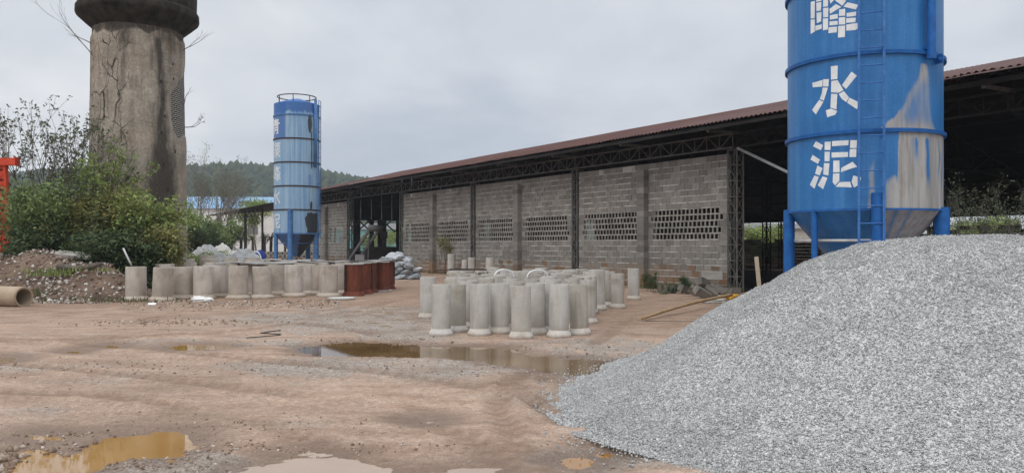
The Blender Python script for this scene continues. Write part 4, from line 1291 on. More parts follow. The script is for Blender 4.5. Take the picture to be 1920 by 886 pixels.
# bare brick
bk = t.node('ShaderNodeTexBrick'); t.put(bk.inputs['Vector'], uv)
bk.inputs['Scale'].default_value = 1.0; bk.inputs['Brick Width'].default_value = .22; bk.inputs['Row Height'].default_value = .085; bk.inputs['Mortar Size'].default_value = .012
bk.inputs['Color1'].default_value = (.03, .028, .026, 1); bk.inputs['Color2'].default_value = (.08, .07, .06, 1); bk.inputs['Mortar'].default_value = (.42, .40, .36, 1)
bcol = t.mix(t.ramp(f, [(.5, 0.0), (.7, .5)]), bk.outputs['Color'], (.05, .045, .04))
bb = t.attr('brick')
col = t.mix(bb, col, bcol)
hb = t.math('ADD', t.math('MULTIPLY', f, .6), t.math('MULTIPLY', crk, -2.0)); hb = t.math('ADD', hb, t.math('MULTIPLY', t.math('MULTIPLY', bk.outputs['Fac'], -1.0), bb))
t.bump(hb, .6, .03)
M['plaster'] = t.done(col, .95, 0, .2)
link_mesh('shaft', me, M['plaster'], tower)
M['dark_conc'] = simple('blackened_concrete', (.012, .010, .009), (.055, .046, .038), 1.8, .95, .6, .03, stretch=(1.5, 1.5, .8), spec=.15)
mb = MB()
prof = [(1.70, 10.55), (1.80, 10.72), (2.10, 10.98), (2.36, 11.22), (2.39, 11.30), (2.38, 11.52), (2.33, 11.60), (2.28, 11.62)]
mb.lathe(prof, 120)
mb.build('flared_rim', M['dark_conc'], tower, 40)
mb = MB(); mb.lathe([(2.28, 11.60), (2.30, 12.2), (2.28, 14.6), (2.36, 14.65), (2.36, 14.9), (2.2, 14.95), (.3, 15.9), (.001, 15.95)], 96); mb.build('tank', M['dark_conc'], tower, 40)
mb = MB()
for k, (px, zt, hh) in enumerate(((300, 8.4, .12), (303, 7.7, .12), (307, 7.0, .12), (300, 6.3, .14), (323, 9.2, .1), (324, 8.6, .1), (326, 5.6, .16), (304, 5.0, .16), (312, 4.0, .16), (332, 3.2, .16), (218, 3.0, .1))):
    a = math.asin(max(-.98, min(.98, (px - 258) / 93))) - TBEAR
    rz = 1.93 - .13 * zt / 10.8
    mb.box((math.sin(a) * rz, -math.cos(a) * rz, zt), (.05, .06, hh), a)
mb.build('put_log_hole', M['steel_black'], tower)

# =================================================================== SHED
P0 = Vector((8.02, 29.0, 0)); U = Vector((-.542, .8403, 0)); NN = Vector((-.8403, -.542, 0))
ARZ = math.atan2(U.y, U.x)


def W(s, a, z): return P0 + U * s + NN * a + Vector((0, 0, z))


SM = Matrix((U, NN, Vector((0, 0, 1)))).transposed().to_4x4()     # columns: along, outward, up


def sbox(mb, s, a, z, ls, la, lz, tone=.5, rot=None):
    Mx = SM.copy(); Mx.translation = W(s, a, z)
    if rot: Mx = Mx @ Matrix.Rotation(rot, 4, 'X')
    mb.boxm(Mx, ls, la, lz, tone)


BAY = 9.4; ZT = 5.18
shed = empty('factory_shed', P0, 0)
tag(shed, 'long open sided shed with grey block walls and rusty red brown sheet roof', 'shed')


def sp(mb, name, mat, sharp=None, parent=None):
    o = mb.build(name, mat, None, sharp)
    # geometry is in world space; shift it so that the shed's Empty stays its parent
    o.parent = parent or shed
    if parent is None: o.matrix_parent_inverse = Matrix.Translation(-P0)
    else: o.matrix_parent_inverse = Matrix.Identity(4)
    return o


t = NT('concrete_block')
v = t.pos()
tn = t.attr('tone')
col = t.ramp(tn, [(0, (.15, .14, .127)), (.45, (.245, .228, .205)), (.8, (.33, .31, .28)), (.85, (.35, .325, .29)), (.9, (.17, .12, .085)), (1, (.30, .20, .12))])
f = t.noise(v, 18, 4, .65); n = t.noise(v, .6, 4)
col = t.mix(t.ramp(n, [(.4, 0.0), (.7, .4)]), col, (.11, .10, .09))
col = t.mix(.5, col, t.ramp(f, [(.3, .28), (.7, .72)]), 'OVERLAY')
sepz = t.node('ShaderNodeSeparateXYZ'); t.put(sepz.inputs[0], v)
spl = t.math('ADD', sepz.outputs[2], t.math('MULTIPLY', t.math('SUBTRACT', t.noise(t.mapv(v, (1, 1, .4)), 1.3, 4), .5), 1.6))
col = t.mix(t.ramp(spl, [(.35, .55), (.95, 0.0)]), col, (.27, .155, .085))
t.bump(f, .5, .02)
M['block'] = t.done(col, .95, 0, .2)
t = NT('mortar')
v = t.pos(); n = t.noise(v, 2.2, 5, .65)
col = t.ramp(n, [(.36, (.27, .25, .225)), (.52, (.46, .445, .41)), (.7, (.60, .58, .545))])
t.bump(t.noise(v, 16, 4), .6, .02)
M['mortar'] = t.done(col, .95, 0, .2)
M['roof_top'] = simple('rust_red_sheet', (.085, .03, .022), (.16, .06, .045), .8, .7, .2, .01, spec=.3)
t = NT('roof_sheet')
v = t.pos(); n = t.noise(v, .5, 5, .6)
col = t.ramp(n, [(.3, (.060, .022, .017)), (.55, (.092, .036, .028)), (.75, (.12, .052, .040))])
geo = t.node('ShaderNodeNewGeometry')
f = t.noise(v, 9, 4); col = t.mix(.4, col, t.ramp(f, [(.3, .3), (.7, .7)]), 'OVERLAY')
M['roof'] = t.done(col, .7, 0, .3)
M['roof_under'] = simple('shaded_sheet_underside', (.010, .007, .006), (.020, .014, .012), .7, .9, .2, .01)  # rust brown sheet darkened, shade under the roof put into its colour
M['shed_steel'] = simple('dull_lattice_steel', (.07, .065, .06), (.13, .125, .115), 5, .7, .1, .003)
M['shed_steel_shaded'] = simple('shaded_lattice_steel', (.014, .012, .011), (.030, .026, .024), 5, .8, .1, .003)  # darker copy of the lattice steel, interior shade put into its colour

rw = random.Random(3)
RH = .24


def block_panel(s0, s1, holes_from, holes_to, zb=0.0, ztop=ZT, tilt=0.0, vent_rows=(8, 9, 10, 11, 12), name='block_wall', extra=()):
    mb = MB(); mo = MB()
    rows = int((ztop - zb) / RH)
    for r in range(rows):
        z0 = zb + r * RH; vent = r in vent_rows
        joint = rw.uniform(.014, .026)
        if not vent:
            x = s0 + (0 if r % 2 else -.2)
            while x < s1:
                a, b = max(x, s0), min(x + .4, s1)
                x += .4
                if b - a < .06: continue
                if r == rows - 1 and rw.random() < .12: continue
                tone = .22 + rw.random() * .42
                if r < 2 and rw.random() < .45: tone = rw.uniform(.86, .95)
                elif r < 4 and rw.random() < .2: tone = rw.uniform(.88, .95)
                dz = rw.uniform(-.004, .004)
                sbox(mb, (a + b) / 2, -.095 + rw.uniform(-.006, .006), z0 + RH / 2 + dz, b - a - rw.uniform(.008, .02), .19, RH - joint, tone)
            sbox(mo, (s0 + s1) / 2, -.1, z0 + RH / 2, s1 - s0, .165, RH + .002)
        else:
            # solid blocks outside the vent span, hollow ones inside
            hs, he = holes_from + (0 if r % 2 else .12) + rw.uniform(-.1, .1), holes_to - (0 if r % 2 else .1) + rw.uniform(-.15, .1)
            for a_, b_ in ((s0, hs), (he, s1)):
                x = a_
                while x < b_ - .04:
                    b = min(x + .4, b_); sbox(mb, (x + b) / 2, -.095, z0 + RH / 2, b - x - .012, .19, RH - joint, rw.random() * .8); x = b
                if b_ - a_ > .05: sbox(mo, (a_ + b_) / 2, -.1, z0 + RH / 2, b_ - a_, .165, RH + .002)
            nh = max(1, int(round((he - hs) / .215))); pw = (he - hs) / nh
            for k in range(nh):
                c = hs + (k + .5) * pw; hw = pw * .34 + rw.uniform(-.008, .008); hh = .090 + rw.uniform(-.006, .006); tone = .45 + rw.random() * .3
                zc_ = z0 + RH / 2 + .004
                for (ds, dz, ls, lz) in ((-(pw / 2 + hw) / 2, 0, pw / 2 - hw - .003, RH - .01), ((pw / 2 + hw) / 2, 0, pw / 2 - hw - .003, RH - .01), (0, (RH / 2 + hh) / 2 - .003, 2 * hw, RH / 2 - hh - .006), (0, -(RH / 2 + hh) / 2 + .003, 2 * hw, RH / 2 - hh - .006)):
                    sbox(mb, c + ds, -.010, zc_ + dz, ls, .018, lz, tone)
            sbox(mo, (hs + he) / 2, -.005, z0, he - hs, .026, .020)
            sbox(mo, (hs + he) / 2, -.05, z0 + RH, he - hs, .022, .020)
    for (sa, za, ls, lz) in extra: sbox(mb, sa, -.09, za, ls, .2, lz, rw.random() * .7)
    # streaky raised bed joints, thick and uneven
    for r in range(1, rows):
        if r in vent_rows and r - 1 in vent_rows: continue
        x = s0
        while x < s1 - .1:
            L = rw.uniform(.15, 1.1); b = min(s1, x + L)
            if rw.random() < .78: sbox(mo, (x + b) / 2, .0, zb + r * RH + rw.uniform(-.006, .006), b - x, .014, rw.uniform(.022, .046))
            x = b + rw.uniform(0, .3)
    o = sp(mb, name, M['block']); k = mo.build('mortar_joints', M['mortar'])
    k.parent = o; k.matrix_parent_inverse = (Matrix.Translation(P0) @ Matrix.Translation(-P0))
    return o


def pilaster(s, ztop=4.75, w=.44, d=.26, mat='block'):
    mb = MB(); z_ = 0; r = 0
    while z_ < ztop - .05:
        tone = rw.random() * .55 if r > 1 else rw.uniform(.85, 1)
        sbox(mb, s, d / 2 + .002, z_ + RH / 2, w - rw.uniform(0, .012), d, RH - .014, tone); z_ += RH; r += 1
    sbox(mb, s, d / 2 - .012, ztop / 2, w - .03, d - .03, ztop - .06, .6)
    sp(mb, 'pilaster', M['block'])


for k in (0, 1, 2):
    s0 = k * BAY + .26; s1 = (k + 1) * BAY - .26; m_ = (k + .5) * BAY
    block_panel(s0, m_ - .002, s0 + .28, m_ - .36)
    block_panel(m_ + .002, s1, m_ + .36, s1 - .28)
    pilaster(m_)
block_panel(4 * BAY + .26, 4.5 * BAY, 4 * BAY + 1.1, 4.5 * BAY - .5)
block_panel(4.5 * BAY + .004, 5 * BAY - .2, 4.5 * BAY + .5, 5 * BAY - 1.0)
pilaster(4.5 * BAY)


def lattice_col(s, a, z1, wd=.34, mat=None, da=.34):
    mb = MB(); m2 = .045
    cs = [(s - wd / 2, a - da / 2), (s + wd / 2, a - da / 2), (s + wd / 2, a + da / 2), (s - wd / 2, a + da / 2)]
    for (x, y) in cs: mb.beam(W(x, y, -.1), W(x, y, z1), m2 * 1.3)
    n = int(z1 / .55)
    for i in range(n + 1):
        zz_ = min(z1 - .03, i * z1 / n)
        for (p, q) in zip(cs, cs[1:] + cs[:1]):
            mb.beam(W(*p, zz_), W(*q, zz_), m2 * .8)
            if i < n and i % 2 == 0: mb.beam(W(*p, zz_), W(*q, zz_ + z1 / n), .028)
            elif i < n: mb.beam(W(*q, zz_), W(*p, zz_ + z1 / n), .028)
    return sp(mb, 'lattice_column', mat or M['shed_steel'])


COLS = [-2, -1, 0, 1, 2, 3, 4, 5]
for k in COLS:
    if k != -1: lattice_col(k * BAY, -.12, ZT + .02, .36 if k else .42)


def ltruss(sA, sB, a, z0, z1, mat, step=.62, name='eave_truss'):
    mb = MB()
    mb.beam(W(sA, a, z0), W(sB, a, z0), .06, .06); mb.beam(W(sA, a, z1), W(sB, a, z1), .06, .06)
    n = int(abs(sB - sA) / step)
    for i in range(n + 1):
        x = sA + (sB - sA) * i / n
        mb.beam(W(x, a, z0), W(x, a, z1), .032)
        if i < n:
            x2 = sA + (sB - sA) * (i + 1) / n
            mb.beam(W(x, a, z0 if i % 2 else z1), W(x2, a, z1 if i % 2 else z0), .032)
    return sp(mb, name, mat)


for k in range(-2, 5): ltruss(k * BAY + .02, (k + 1) * BAY - .02, .02, 5.25, 5.76, M['shed_steel_shaded' if k < 0 else 'shed_steel'])
SA, SB = -2 * BAY - 1.0, 5 * BAY + .6
AE, ZE = 1.5, 5.95            # eave
AR, ZR = -9.0, 8.5            # ridge
AF, ZF = -26.6, 4.15          # far eave


def zroof(a):
    return ZE + (a - AE) / (AR - AE) * (ZR - ZE) if a > AR else ZR + (a - AR) / (AF - AR) * (ZF - ZR)


def corr_sheet(sA, sB, pa, pb, name, mat, pitch=.19, amp=.028, dz=0.0, wob=0.0, seed=0):
    n = int((sB - sA) / (pitch / 4)); s = np.linspace(sA, sB, n + 1)
    rs = np.random.default_rng(seed + 5)
    zc_ = amp * np.cos(s / pitch * 2 * math.pi)
    sheet_id = np.floor((s - sA) / .85).astype(int); jit = rs.normal(0, wob, sheet_id.max() + 2)[sheet_id]
    m = 6; Vv = []
    for j in range(m):
        f_ = j / (m - 1); a = pa[0] + (pb[0] - pa[0]) * f_; z = pa[1] + (pb[1] - pa[1]) * f_
        aa = np.full_like(s, a) + (jit if j == 0 else 0)
        sag = .03 * (fbm(s * .3, s * 0 + j, 7 + seed, 2) - .5)
        Vv.append(np.stack([P0.x + U.x * s + NN.x * aa, P0.y + U.y * s + NN.y * aa, z + dz + zc_ + sag], -1))
    Vv = np.concatenate(Vv); I = np.arange(m * (n + 1)).reshape(m, n + 1)
    Ff = np.stack([I[:-1, :-1], I[:-1, 1:], I[1:, 1:], I[1:, :-1]], -1).reshape(-1, 4)
    o = link_mesh(name, np_mesh(name, Vv, Ff, True), mat)
    o.parent = shed; o.matrix_parent_inverse = Matrix.Translation(-P0)
    return o


corr_sheet(SA, SB, (AE, ZE), (AR, ZR + .02), 'roof', M['roof'], wob=.035, dz=.03)
corr_sheet(SA, SB, (AR, ZR + .02), (AF, ZF), 'roof', M['roof'], seed=3, dz=.03)
# added dark lining a hand below the sheets, shade put into its colour
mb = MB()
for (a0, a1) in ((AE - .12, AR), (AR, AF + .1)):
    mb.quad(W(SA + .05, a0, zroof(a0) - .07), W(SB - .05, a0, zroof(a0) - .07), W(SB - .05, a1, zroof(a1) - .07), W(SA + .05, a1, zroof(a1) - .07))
sp(mb, 'roof_shade_sheet', M['roof_under'])
# ragged doubled sheets at the right, and a loose pale strip over the open bay
corr_sheet(-14.2, -7.1, (AE + .28, ZE + .06), (AE - 1.6, ZE + .06 + .44), 'patch_sheet', M['roof'], dz=.03, wob=.06, seed=9, amp=.034)
mb = MB(); mb.beam(W(27.6, AE + .05, ZE + .12), W(33.6, AE + .06, ZE + .05), .10, .02); sp(mb, 'loose_strip', M['steel_light'])
mb = MB()
for a in (1.35, -.2, -1.8, -3.4, -5.0, -6.6, -8.2, -10, -12, -14, -16, -18, -20, -22, -24, -26):
    z_ = zroof(a) - .15; mb.beam(W(SA + .1, a, z_), W(SB - .1, a, z_), .09, .12)
sp(mb, 'purlin', M['shed_steel_shaded'])
for i in range(-4, 11):
    s = i * BAY / 2; mb = MB()
    mb.beam(W(s, -.3, 5.80), W(s, 1.32, 5.76), .07, .09); mb.beam(W(s, 1.30, 5.70), W(s, 1.30, 5.92), .09, .10)
    sp(mb, 'eave_bracket', M['shed_steel'])
for k in COLS:
    s = k * BAY
    mb = MB(); zb_ = 5.22
    top = [(-.2, zroof(-.2) - .25), (AR, ZR - .25), (AF + .4, ZF - .1)]
    A_ = [-.2 + (AF + .6) * i / 16 for i in range(17)]
    pb_ = [W(s, a, zb_ if a > -18 else zb_ - (zb_ - 3.5) * ((-18 - a) / 8.4)) for a in A_]; pt_ = [W(s, a, max(zroof(a) - .25, 3.6)) for a in A_]
    for i in range(16):
        mb.beam(pb_[i], pb_[i + 1], .06); mb.beam(pt_[i], pt_[i + 1], .06); mb.beam(pb_[i], pt_[i], .04)
        mb.beam(pb_[i + 1] if i % 2 else pb_[i], pt_[i] if i % 2 else pt_[i + 1], .04)
    sp(mb, 'roof_truss', M['shed_steel_shaded'])
    lattice_col(s, -13.2, 5.2, .3, M['shed_steel_shaded'], .3)
    lattice_col(s, -26.2, 3.9, .26, M['shed_steel_shaded'], .26)
for k in range(-2, 5): ltruss(k * BAY + .02, (k + 1) * BAY - .02, -26.2, 3.45, 4.02, M['shed_steel_shaded'], .6, 'far_truss')
mb = MB(); mb.quad(W(SA + .1, -26.45, 3.42), W(27.5, -26.45, 3.42), W(27.5, -26.45, 4.2), W(SA + .1, -26.45, 4.2)); sp(mb, 'far_skirt', M['roof_under'])
# far side low wall, partly of open blocks
mb = MB(); rb = random.Random(8)
for r in range(12):
    s = SA + (.2 if r % 2 else 0)
    while s < 27.5:
        top = 10.6 if s < 9.4 else 8.2
        if r < top - 1 or (r < top + .5 and rb.random() < .55): sbox(mb, s + .2, -26.3, r * RH + RH / 2, .385, .19, RH - .012, rb.random() * .7)
        s += .4
sp(mb, 'far_wall', M['block'])
mb = MB()
for r in range(25):
    a = -.6
    while a > -26:
        if r * RH < zroof(a) - .6: sbox(mb, SA + .3, a - .2, r * RH + RH / 2, .19, .385, RH - .012, rb.random() * .7)
        a -= .4
sp(mb, 'unseen_end_wall', M['block'])  # unseen wall, added to close the shed so its interior stays dark
mb = MB()
for i in range(26):
    a0 = .1 - i * 1.0; a1 = a0 - .97
    mb.quad(W(SB - .35, a0, 3.95), W(SB - .35, a1, 3.95), W(SB - .35 - .04, a1, zroof(a1) - .1), W(SB - .35, a0, zroof(a0) - .1))
sp(mb, 'gable_sheet', M['roof_under'])
mb = MB(); rb_ = random.Random(12)
for r in range(6):
    a = -1.2 - (.2 if r % 2 else 0)
    while a > -24:
        if r < 4 or rb_.random() < .7: sbox(mb, SB - .6, a - .2, r * RH + RH / 2, .19, .385, RH - .012, rb_.random() * .7)
        a -= .4
sp(mb, 'low_end_wall', M['block'])
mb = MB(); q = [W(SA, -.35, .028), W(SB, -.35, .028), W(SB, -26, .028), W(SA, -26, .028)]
mb.quad(*q); o = mb.build('shed_floor', M['grey_bay']); tag(o, 'dirt floor darkened to stand in for shade inside the long shed', 'floor', kind='structure')
# white diagonal brace in the open bay
mb = MB(); mb.tube(W(-.25, .05, 5.2), W(-5.0, -.1, 2.9), .05, n=10); sp(mb, 'diagonal_brace', M['steel_light'])

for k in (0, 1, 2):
    mb = MB(); mb.quad(W(k * BAY + .3, -.9, 0), W((k + 1) * BAY - .3, -.9, 0), W((k + 1) * BAY - .3, -.9, 4.6), W(k * BAY + .3, -.9, 4.6)); sp(mb, 'dark_vent_backing', M['steel_black'])  # black sheets added behind the walls so the vents read dark
for k, a in enumerate((-4.3, -5.6, -6.4, -7.9, -9.4)):
    mb = MB(); mb.beam(W(SB - .8 - .3 * k, a, 0), W(SB - .8 - .3 * k, a, 4.0), .30 if k % 2 else .5); mb.beam(W(SB - .8, a, 2.9), W(SB - .8, a - 1.2, 3.9), .1); mb.beam(W(SB - .8, a, 3.0), W(SB - .8, a + 1.1, 3.9), .1)
    sp(mb, 'end_post', M['steel_black'])
# ---- second open shed beyond
s2 = empty('open_shed', W(54, 0, 0))
tag(s2, 'low dark open shed on thin posts, left of the faded far silo', 'shed')


def s2p(mb, name, mat):
    o = mb.build(name, mat); o.parent = s2; o.matrix_parent_inverse = Matrix.Translation(-W(54, 0, 0)); return o


def z2(a, s): return 5.75 - .012 * (s - 48) + (-a) * .10
mb = MB()
for (a0, a1) in ((1.2, -11),):
    A, B, Cc, D = W(48.6, a0, z2(a0, 48)), W(81, a0, z2(a0, 81)), W(81, a1, z2(a1, 81)), W(48.6, a1, z2(a1, 48))
    up = Vector((0, 0, .07))
    mb.add([A, B, Cc, D, A + up, B + up, Cc + up, D + up], [(0, 3, 2, 1), (4, 5, 6, 7), (0, 1, 5, 4), (1, 2, 6, 5), (2, 3, 7, 6), (3, 0, 4, 7)])
s2p(mb, 'roof', M['roof_under'])
for s in (50, 53.5, 61, 67.5, 74, 80):
    mb = MB()
    if s in (67.5, 80):
        for dx in (-.3, .3): mb.beam(W(s + dx, 0, 0), W(s + dx, 0, z2(0, s) - .1), .12)
        for i in range(8): mb.beam(W(s - .3, 0, .3 + i * .6), W(s + .3, 0, .3 + i * .6 + (.5 if i % 2 else 0)), .06)
    else: mb.tube(W(s, 0, 0), W(s, 0, z2(0, s) - .08), .11, n=8)
    s2p(mb, 'post', M['shed_steel'] if s < 60 else M['shed_steel_shaded'])
    mb = MB(); mb.tube(W(s, -10, 0), W(s, -10, z2(-10, s) - .1), .12, n=8); s2p(mb, 'post', M['shed_steel_shaded'])
mb = MB()
a = .1
for i in range(26):
    x0 = 62 + i * .72; x1 = x0 + .72
    mb.beam(W(x0, a, z2(a, x0) - .1), W(x1, a, z2(a, x1) - .1), .08); mb.beam(W(x0, a, z2(a, x0) - .8), W(x1, a, z2(a, x1) - .8), .08)
    mb.beam(W(x0, a, z2(a, x0) - (.1 if i % 2 else .8)), W(x1, a, z2(a, x1) - (.8 if i % 2 else .1)), .05)
s2p(mb, 'eave_truss', M['shed_steel_shaded'])

# ---- inside the open bay of the long shed
mb = MB()
b0, b1 = W(37.0, .25, .1), W(32.9, -.15, 2.95)
d_ = Vector((NN.x, NN.y, 0)) * .8
for k in (-.45, .45): mb.beam(b0 + d_ * k, b1 + d_ * k, .09, .22)
for i in range(1, 12):
    p = b0 + (b1 - b0) * i / 12; mb.beam(p - d_ * .45, p + d_ * .45, .05)
mb.tube(b1 - d_ * .6, b1 + d_ * .6, .22, n=14); mb.tube(b0 - d_ * .55, b0 + d_ * .55, .18, n=14)
mb.beam(W(34.2, -.1, 0), b0 + (b1 - b0) * .78, .08)
o = mb.build('conveyor', M['steel_grey']); tag(o, 'dark steel conveyor tilted steeply inside the open bay of the long shed', 'conveyor')
mx = empty('mixing_tub', W(35.4, -1.9, 0)); tag(mx, 'dark round mixing tub on short legs inside the open bay, right of the conveyor', 'mixer')
mb = MB(); mb.lathe([(1.15, .45), (1.3, .5), (1.35, 1.5), (1.25, 1.5), (1.2, .6), (.01, .55)], 36, closed=False); mb.build('tub', M['steel_black'], mx, 40)
for k in range(4):
    mb = MB(); a = k * math.pi / 2 + .5; mb.beam((math.cos(a), math.sin(a), 0), (math.cos(a), math.sin(a), .5), .12); mb.build('leg', M['steel_black'], mx)
mb = MB(); mb.beam((-1.3, 0, 1.55), (1.3, 0, 1.55), .12); mb.tube((0, 0, .8), (0, 0, 2.3), .12); mb.box((0, 0, 2.5), (.5, .4, .5)); mb.build('motor', M['steel_black'], mx)
mb = MB(); mb.box((0, 0, .55), (.62, .45, .9)); mb.box((0, -.24, .75), (.5, .03, .4)); mb.box((0, 0, 1.02), (.66, .5, .05))
o = mb.build('control_box', M['steel_light']); o.location = W(35.2, .1, 0); o.rotation_euler = (0, 0, .3); tag(o, 'pale box standing at the foot of the conveyor in the dark bay', 'box')

# =================================================================== VEGETATION
def leaf_mesh(name, C, size, mat, parent, rng, up=.35, asp=2.0, tone=None, droop=None):
    """C (n,3) leaf centres -> one crown mesh of small pointed blades"""
    C = np.asarray(C, float); n = len(C)
    if n == 0: return None
    nrm = rng.normal(size=(n, 3)); nrm[:, 2] = np.abs(nrm[:, 2]) + up; nrm /= np.linalg.norm(nrm, axis=1, keepdims=True)
    d = rng.normal(size=(n, 3))
    if droop is not None: d[:, 2] -= droop
    d -= nrm * (d * nrm).sum(1, keepdims=True); d /= np.linalg.norm(d, axis=1, keepdims=True) + 1e-9
    b = np.cross(nrm, d)
    s = size * rng.uniform(.6, 1.35, (n, 1))
    mid = nrm * s * .12
    V = np.stack([C - d * s * .5, C + b * s * .5 / asp + mid, C + d * s * .5, C - b * s * .5 / asp + mid], 1).reshape(-1, 3)
    F = np.arange(n * 4).reshape(n, 4)
    me = np_mesh(name, V, F)
    if tone is None: tone = rng.uniform(0, 1, n)
    fattr(me, 'tone', tone, 'FACE')
    return link_mesh(name, me, mat, parent)


def grow(mb, p, d, L, r, depth, rnd, tips, spread=.5, up=.25, kids=(2, 3), shrink=.72, n=5, along=None):
    pts = [p]; cur = p; dd = d.copy(); seg = 3
    for i in range(seg):
        dd = (dd + Vector((rnd.gauss(0, .10), rnd.gauss(0, .10), rnd.gauss(0, .06) + up * .12))).normalized()
        cur = cur + dd * L / seg; pts.append(cur)
    r1 = r * .68
    mb.path(pts, [r + (r1 - r) * i / seg for i in range(seg + 1)], n, False)
    if along is not None and depth <= 2:
        for q in pts[1:]: along.append((q, depth))
    if depth == 0:
        tips.append((cur, dd)); return
    k = rnd.randint(*kids)
    for i in range(k):
        ax = Vector((rnd.gauss(0, 1), rnd.gauss(0, 1), rnd.gauss(0, .5)))
        ax = (ax - dd * ax.dot(dd)).normalized()
        nd = (dd + ax * spread * rnd.uniform(.5, 1.25) + Vector((0, 0, up * .3))).normalized()
        st = pts[-1] if i < k - 1 or depth < 2 else pts[-2]
        grow(mb, st, nd, L * shrink * rnd.uniform(.75, 1.2), r1 * (.85 if i else .95), depth - 1, rnd, tips, spread, up, kids, shrink, 4 if depth < 3 else n, along)


VEG_N = [0]


def shrub(name, loc, H, Wd, label, cat, group, mat, bark, stems=5, depth=3, per_tip=14, leaf=.10, cl=.16, spread=.5, up=.3, fill=0, fillW=None, seed=0, r0=.035, asp=2.0, kids=(2, 3), crownname='crown', lean=(0, 0), tip_up=.35, low=.15):
    rnd = random.Random(seed + 100); rng = np.random.default_rng(seed + 100)
    root = empty(name, loc); tag(root, label, cat, group)
    mb = MB(); tips = []; along = []
    tot = sum(.74 ** i for i in range(depth + 1))
    for s in range(stems):
        a = rnd.uniform(0, 6.28); tl = rnd.uniform(.05, 1) * Wd / H * .55
        d = Vector((math.cos(a) * tl + lean[0], math.sin(a) * tl + lean[1], 1)).normalized()
        grow(mb, Vector((math.cos(a) * .12, math.sin(a) * .12, -.1)), d, H / tot * rnd.uniform(.85, 1.05), r0 * rnd.uniform(.7, 1.1), depth, rnd, tips, spread, up, kids, .74, 6, along)
    mb.build('stem' if stems > 1 else 'trunk', bark, root)
    C = []; tn = []
    src = [t[0] for t in tips] + [q for q, dp in along if dp <= 1 and rnd.random() < .6]
    for q in src:
        k = max(1, int(per_tip * rnd.uniform(.5, 1.4))); base = rnd.random()
        pts = rng.normal(0, cl, (k, 3)) * np.array([1, 1, .7]) + np.array(q)
        C.append(pts); tn.append(np.clip(base * .6 + rng.uniform(0, .45, k), 0, 1))
    if fill:
        fw = fillW or Wd * .5
        for i in range(fill):
            a = rnd.uniform(0, 6.28); rr_ = fw * math.sqrt(rnd.random()); hz = rnd.uniform(low, .82) * H
            rr_ *= math.sqrt(max(.1, 1 - ((hz / H - .42) / .62) ** 2))
            c = np.array([math.cos(a) * rr_, math.sin(a) * rr_, hz]); k = rnd.randint(int(per_tip * 1.2), int(per_tip * 2.6)); base = rnd.random()
            C.append(rng.normal(0, cl * 1.5, (k, 3)) * np.array([1, 1, .38]) + c); tn.append(np.clip(base * .65 + rng.uniform(0, .4, k), 0, 1))
    C = np.concatenate(C); tn = np.concatenate(tn)
    k = C[:, 2] > .02
    leaf_mesh(crownname, C[k], leaf, mat, root, rng, tip_up, asp, tn[k])
    return root


def shrub_px(name, px, Y, topy, wpx, label, group, **kw):
    x = (px - 960) / FPX * Y; z = gh(x, Y) if 'z' not in kw else kw.pop('z')
    H = EYE + (HZ - topy) / FPX * Y - z
    return shrub(name, (x, Y, z), H, wpx * Y / FPX, label, kw.pop('cat', 'shrub'), group, **kw)


GB = 'shrubs and saplings growing round the tower foot'
# tall thin saplings, leaves only at the tips
for i, (px, Y, ty, wp, lab) in enumerate([(78, 29.5, 196, 130, 'tall thin sapling with sparse leaves, its bare twigs against the sky left of the tower'),
                                         (18, 30.2, 236, 110, 'thin sapling with sparse leaves at the left picture edge, behind the red post'),
                                         (138, 30.5, 222, 80, 'thin sapling with sparse tufts close to the left side of the tower'),
                                         (208, 29.3, 262, 70, 'slender sapling with fresh tips standing in front of the tower')]):
    shrub_px('sapling', px, Y, ty, wp, lab, GB, cat='sapling', mat=M['leaf_sparse'] if i < 3 else M['leaf_bright'], bark=M['bark'], stems=5 if i == 0 else 3, depth=4, per_tip=3 if i < 3 else 5, leaf=.13, cl=.07, spread=.42, up=.55, seed=i, r0=.05)
for i, (px, Y, ty, wp, mt, fill, lab) in enumerate([
    (74, 28.6, 335, 110, 'leaf_mid', 36, 'leafy green shrub rising behind the rubble mound, next to the red post'),
    (125, 29.0, 322, 130, 'leaf_mid', 44, 'large mid green shrub behind the top of the rubble mound'),
    (178, 28.6, 350, 110, 'leaf_olive', 40, 'olive green shrub in front of the left side of the tower'),
    (232, 28.9, 334, 95, 'leaf_olive', 34, 'yellowish green shrub in front of the middle of the tower'),
    (266, 28.4, 345, 80, 'leaf_bright', 34, 'fresh green shrub in front of the sooty streak of the tower'),
    (304, 27.6, 418, 46, 'leaf_olive', 26, 'low bright shrub at the right foot of the tower, behind the wide pipes'),
    (95, 27.6, 402, 150, 'leaf_dark', 50, 'dark bushy shrub low behind the rubble mound'),
    (190, 27.0, 420, 120, 'leaf_dark', 56, 'dark dense shrub between the rubble mound and the wide pipes'),
    (250, 27.2, 428, 110, 'leaf_dark', 56, 'dark dense shrub just behind the leftmost wide pipes'),
    (34, 30.6, 372, 90, 'leaf_dark', 34, 'dark shrub at the left edge behind the red post')]):
    shrub_px('shrub', px, Y, ty, wp, lab, GB, mat=M[mt], bark=M['bark_pale' if i % 2 else 'bark'], stems=8, depth=3, per_tip=9, leaf=.145, cl=.17, spread=.55, up=.3, fill=int(fill * (2 if mt == 'leaf_dark' else 1.15)), seed=20 + i, r0=.03, low=.08)
